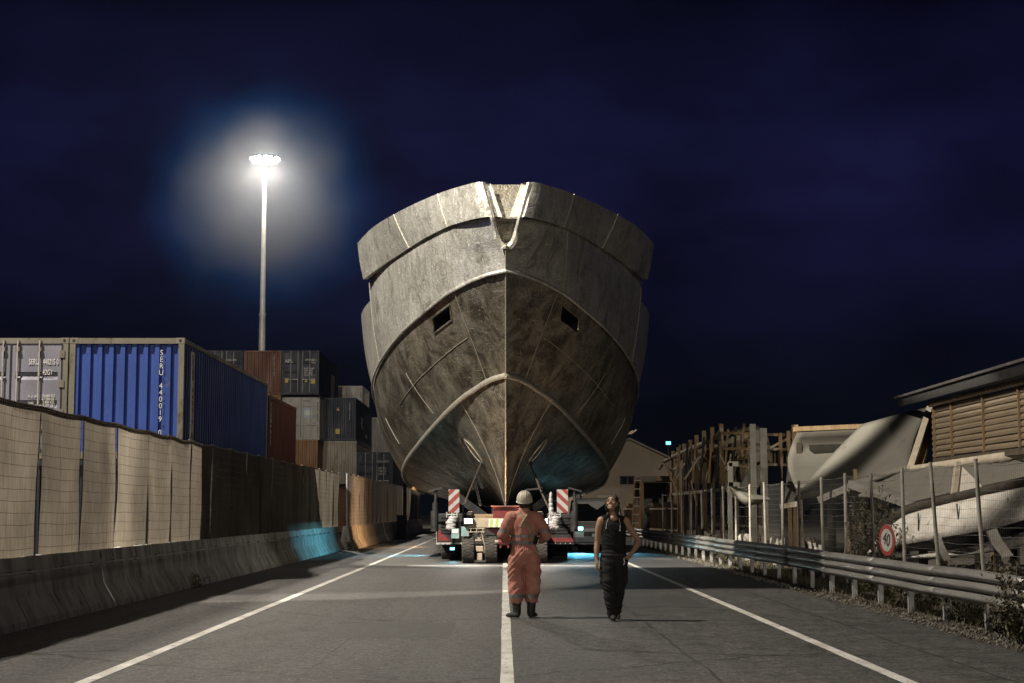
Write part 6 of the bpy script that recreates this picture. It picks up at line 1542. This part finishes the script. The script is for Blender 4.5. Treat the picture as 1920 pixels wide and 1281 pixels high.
# gravel and litter on the verge: nobody could count it
rnd = random.Random(4); g = MB()
for k in range(2600):
    y = 15 + (rnd.random() ** 1.6) * 40; x = rnd.gauss(5.92, 0.22)
    if x < 5.45: continue
    s_ = rnd.uniform(0.010, 0.034) * (1.4 if rnd.random() < 0.06 else 1); z = -0.05 if x > 5.7 else 0.004
    m = rotm(rnd.uniform(0, 3), rnd.uniform(0, 3), rnd.uniform(0, 3))
    g.add([V((x, y, z + s_ * 0.5)) + m @ V(w) * s_ for w in ((1, 0, 0), (-1, 0, 0), (0, .8, 0), (0, -.8, 0), (0, 0, .6), (0, 0, -.6))], [(0, 2, 4), (2, 1, 4), (1, 3, 4), (3, 0, 4), (2, 0, 5), (1, 2, 5), (3, 1, 5), (0, 3, 5)])
o = g.build('verge_gravel', pmat('gravel', (0.20, 0.18, 0.15), (0.11, 0.10, 0.08), 5, (0.8, 0.95))); o['kind'] = 'stuff'; tag(o, 'loose gravel and litter along the right edge of the road', 'gravel')
rnd = random.Random(9); g = MB()
for k in range(5200):
    y = 14 + (rnd.random() ** 1.5) * 60; x = 6.0 + abs(rnd.gauss(0.0, 0.9)); h = rnd.uniform(0.05, 0.26) * min(1.0, 0.25 + (x - 5.8)); a = rnd.uniform(0, 6.3)
    d = V((math.cos(a), math.sin(a), 0)); p = V((x, y, -0.06)); t_ = d * h * rnd.uniform(0.1, 0.7) + V((0, 0, h)); w = V((-d.y, d.x, 0)) * 0.006
    g.add([p - w, p + w, p + t_ * 0.55 + w * 0.7 + V((0, 0, h * .1)), p + t_], [(0, 1, 2), (0, 2, 3)])
o = g.build('verge_grass', pmat('dry_grass', (0.12, 0.10, 0.05), (0.07, 0.065, 0.03), 6, (0.7, 0.9))); o['kind'] = 'stuff'; tag(o, 'dry grass tufts under and behind the guard rail', 'grass')
# thin black stick at the edge of the road
st = MB(); st.tube([(5.66, 17.4, 0.0), (5.74, 17.5, 0.16), (5.86, 17.5, 0.24)], 0.008, 6); tag(st.build('bent_rod', steel_dark, None, True), 'thin bent black rod sticking up at the road edge, far right', 'rod')
# ------------------------------------------------------------------ night air
hz = MB(); hz.b2((-520, -520, -1.2), (520, 520, 37.6))
hm_ = bpy.data.materials.new('night_haze'); hm_.use_nodes = True; t_ = hm_.node_tree; t_.nodes.clear()
ho = t_.nodes.new('ShaderNodeOutputMaterial'); hv = t_.nodes.new('ShaderNodeVolumePrincipled')
hv.inputs['Color'].default_value = (0.45, 0.68, 1.0, 1); hv.inputs['Density'].default_value = HAZE; hv.inputs['Anisotropy'].default_value = 0.0
t_.links.new(hv.outputs[0], ho.inputs['Volume'])
o = hz.build('haze', hm_); o['kind'] = 'stuff'; tag(o, 'thin night haze over the whole yard and road', 'haze')

# drifting mist round the head of the lit mast
mm = MB(); mm.sphere((0, 0, 0), 1.0, 24, 14)
mi_ = bpy.data.materials.new('lamp_mist'); mi_.use_nodes = True; t_ = mi_.node_tree; t_.nodes.clear(); N = t_.nodes; K = t_.links.new
mo = N.new('ShaderNodeOutputMaterial'); mv = N.new('ShaderNodeVolumePrincipled'); tc = N.new('ShaderNodeTexCoord')
def mrange(src, a, b, lo, hi):
    r_ = N.new('ShaderNodeMapRange'); r_.interpolation_type = 'SMOOTHSTEP'; r_.inputs[1].default_value = a; r_.inputs[2].default_value = b; r_.inputs[3].default_value = lo; r_.inputs[4].default_value = hi; K(src, r_.inputs[0]); return r_.outputs[0]
def mmath(op, a, b):
    m_ = N.new('ShaderNodeMath'); m_.operation = op
    for k_, x in ((0, a), (1, b)):
        if isinstance(x, float): m_.inputs[k_].default_value = x
        else: K(x, m_.inputs[k_])
    return m_.outputs[0]
ln_ = N.new('ShaderNodeVectorMath'); ln_.operation = 'LENGTH'; K(tc.outputs['Object'], ln_.inputs[0])
nn_ = N.new('ShaderNodeTexNoise'); nn_.inputs['Scale'].default_value = 2.6; nn_.inputs['Detail'].default_value = 4; K(tc.outputs['Object'], nn_.inputs['Vector'])
rad = mmath('ADD', ln_.outputs['Value'], mmath('MULTIPLY', mmath('SUBTRACT', nn_.outputs['Fac'], 0.5), 0.6))
core = mrange(rad, 0.82, 0.20, 0.0, 0.62); halo = mrange(rad, 1.0, 0.66, 0.0, 0.80)
dens = mmath('MULTIPLY', mmath('ADD', core, halo), MIST); K(dens, mv.inputs['Density'])
cx_ = N.new('ShaderNodeMix'); cx_.data_type = 'RGBA'; cx_.inputs[6].default_value = (0.03, 0.30, 1.0, 1); cx_.inputs[7].default_value = (0.86, 0.93, 1.0, 1); K(mrange(rad, 0.78, 0.42, 0.0, 1.0), cx_.inputs[0]); K(cx_.outputs[2], mv.inputs['Color'])  # outer blue puts the lamp halo's colour into the mist
K(mv.outputs[0], mo.inputs['Volume'])
o = mm.build('mist', mi_); o.location = (MX, 127.0, 26.4); o.scale = (11.0, 11.0, 11.0); o['kind'] = 'stuff'; tag(o, 'drifting mist glowing round the lit mast head', 'mist')
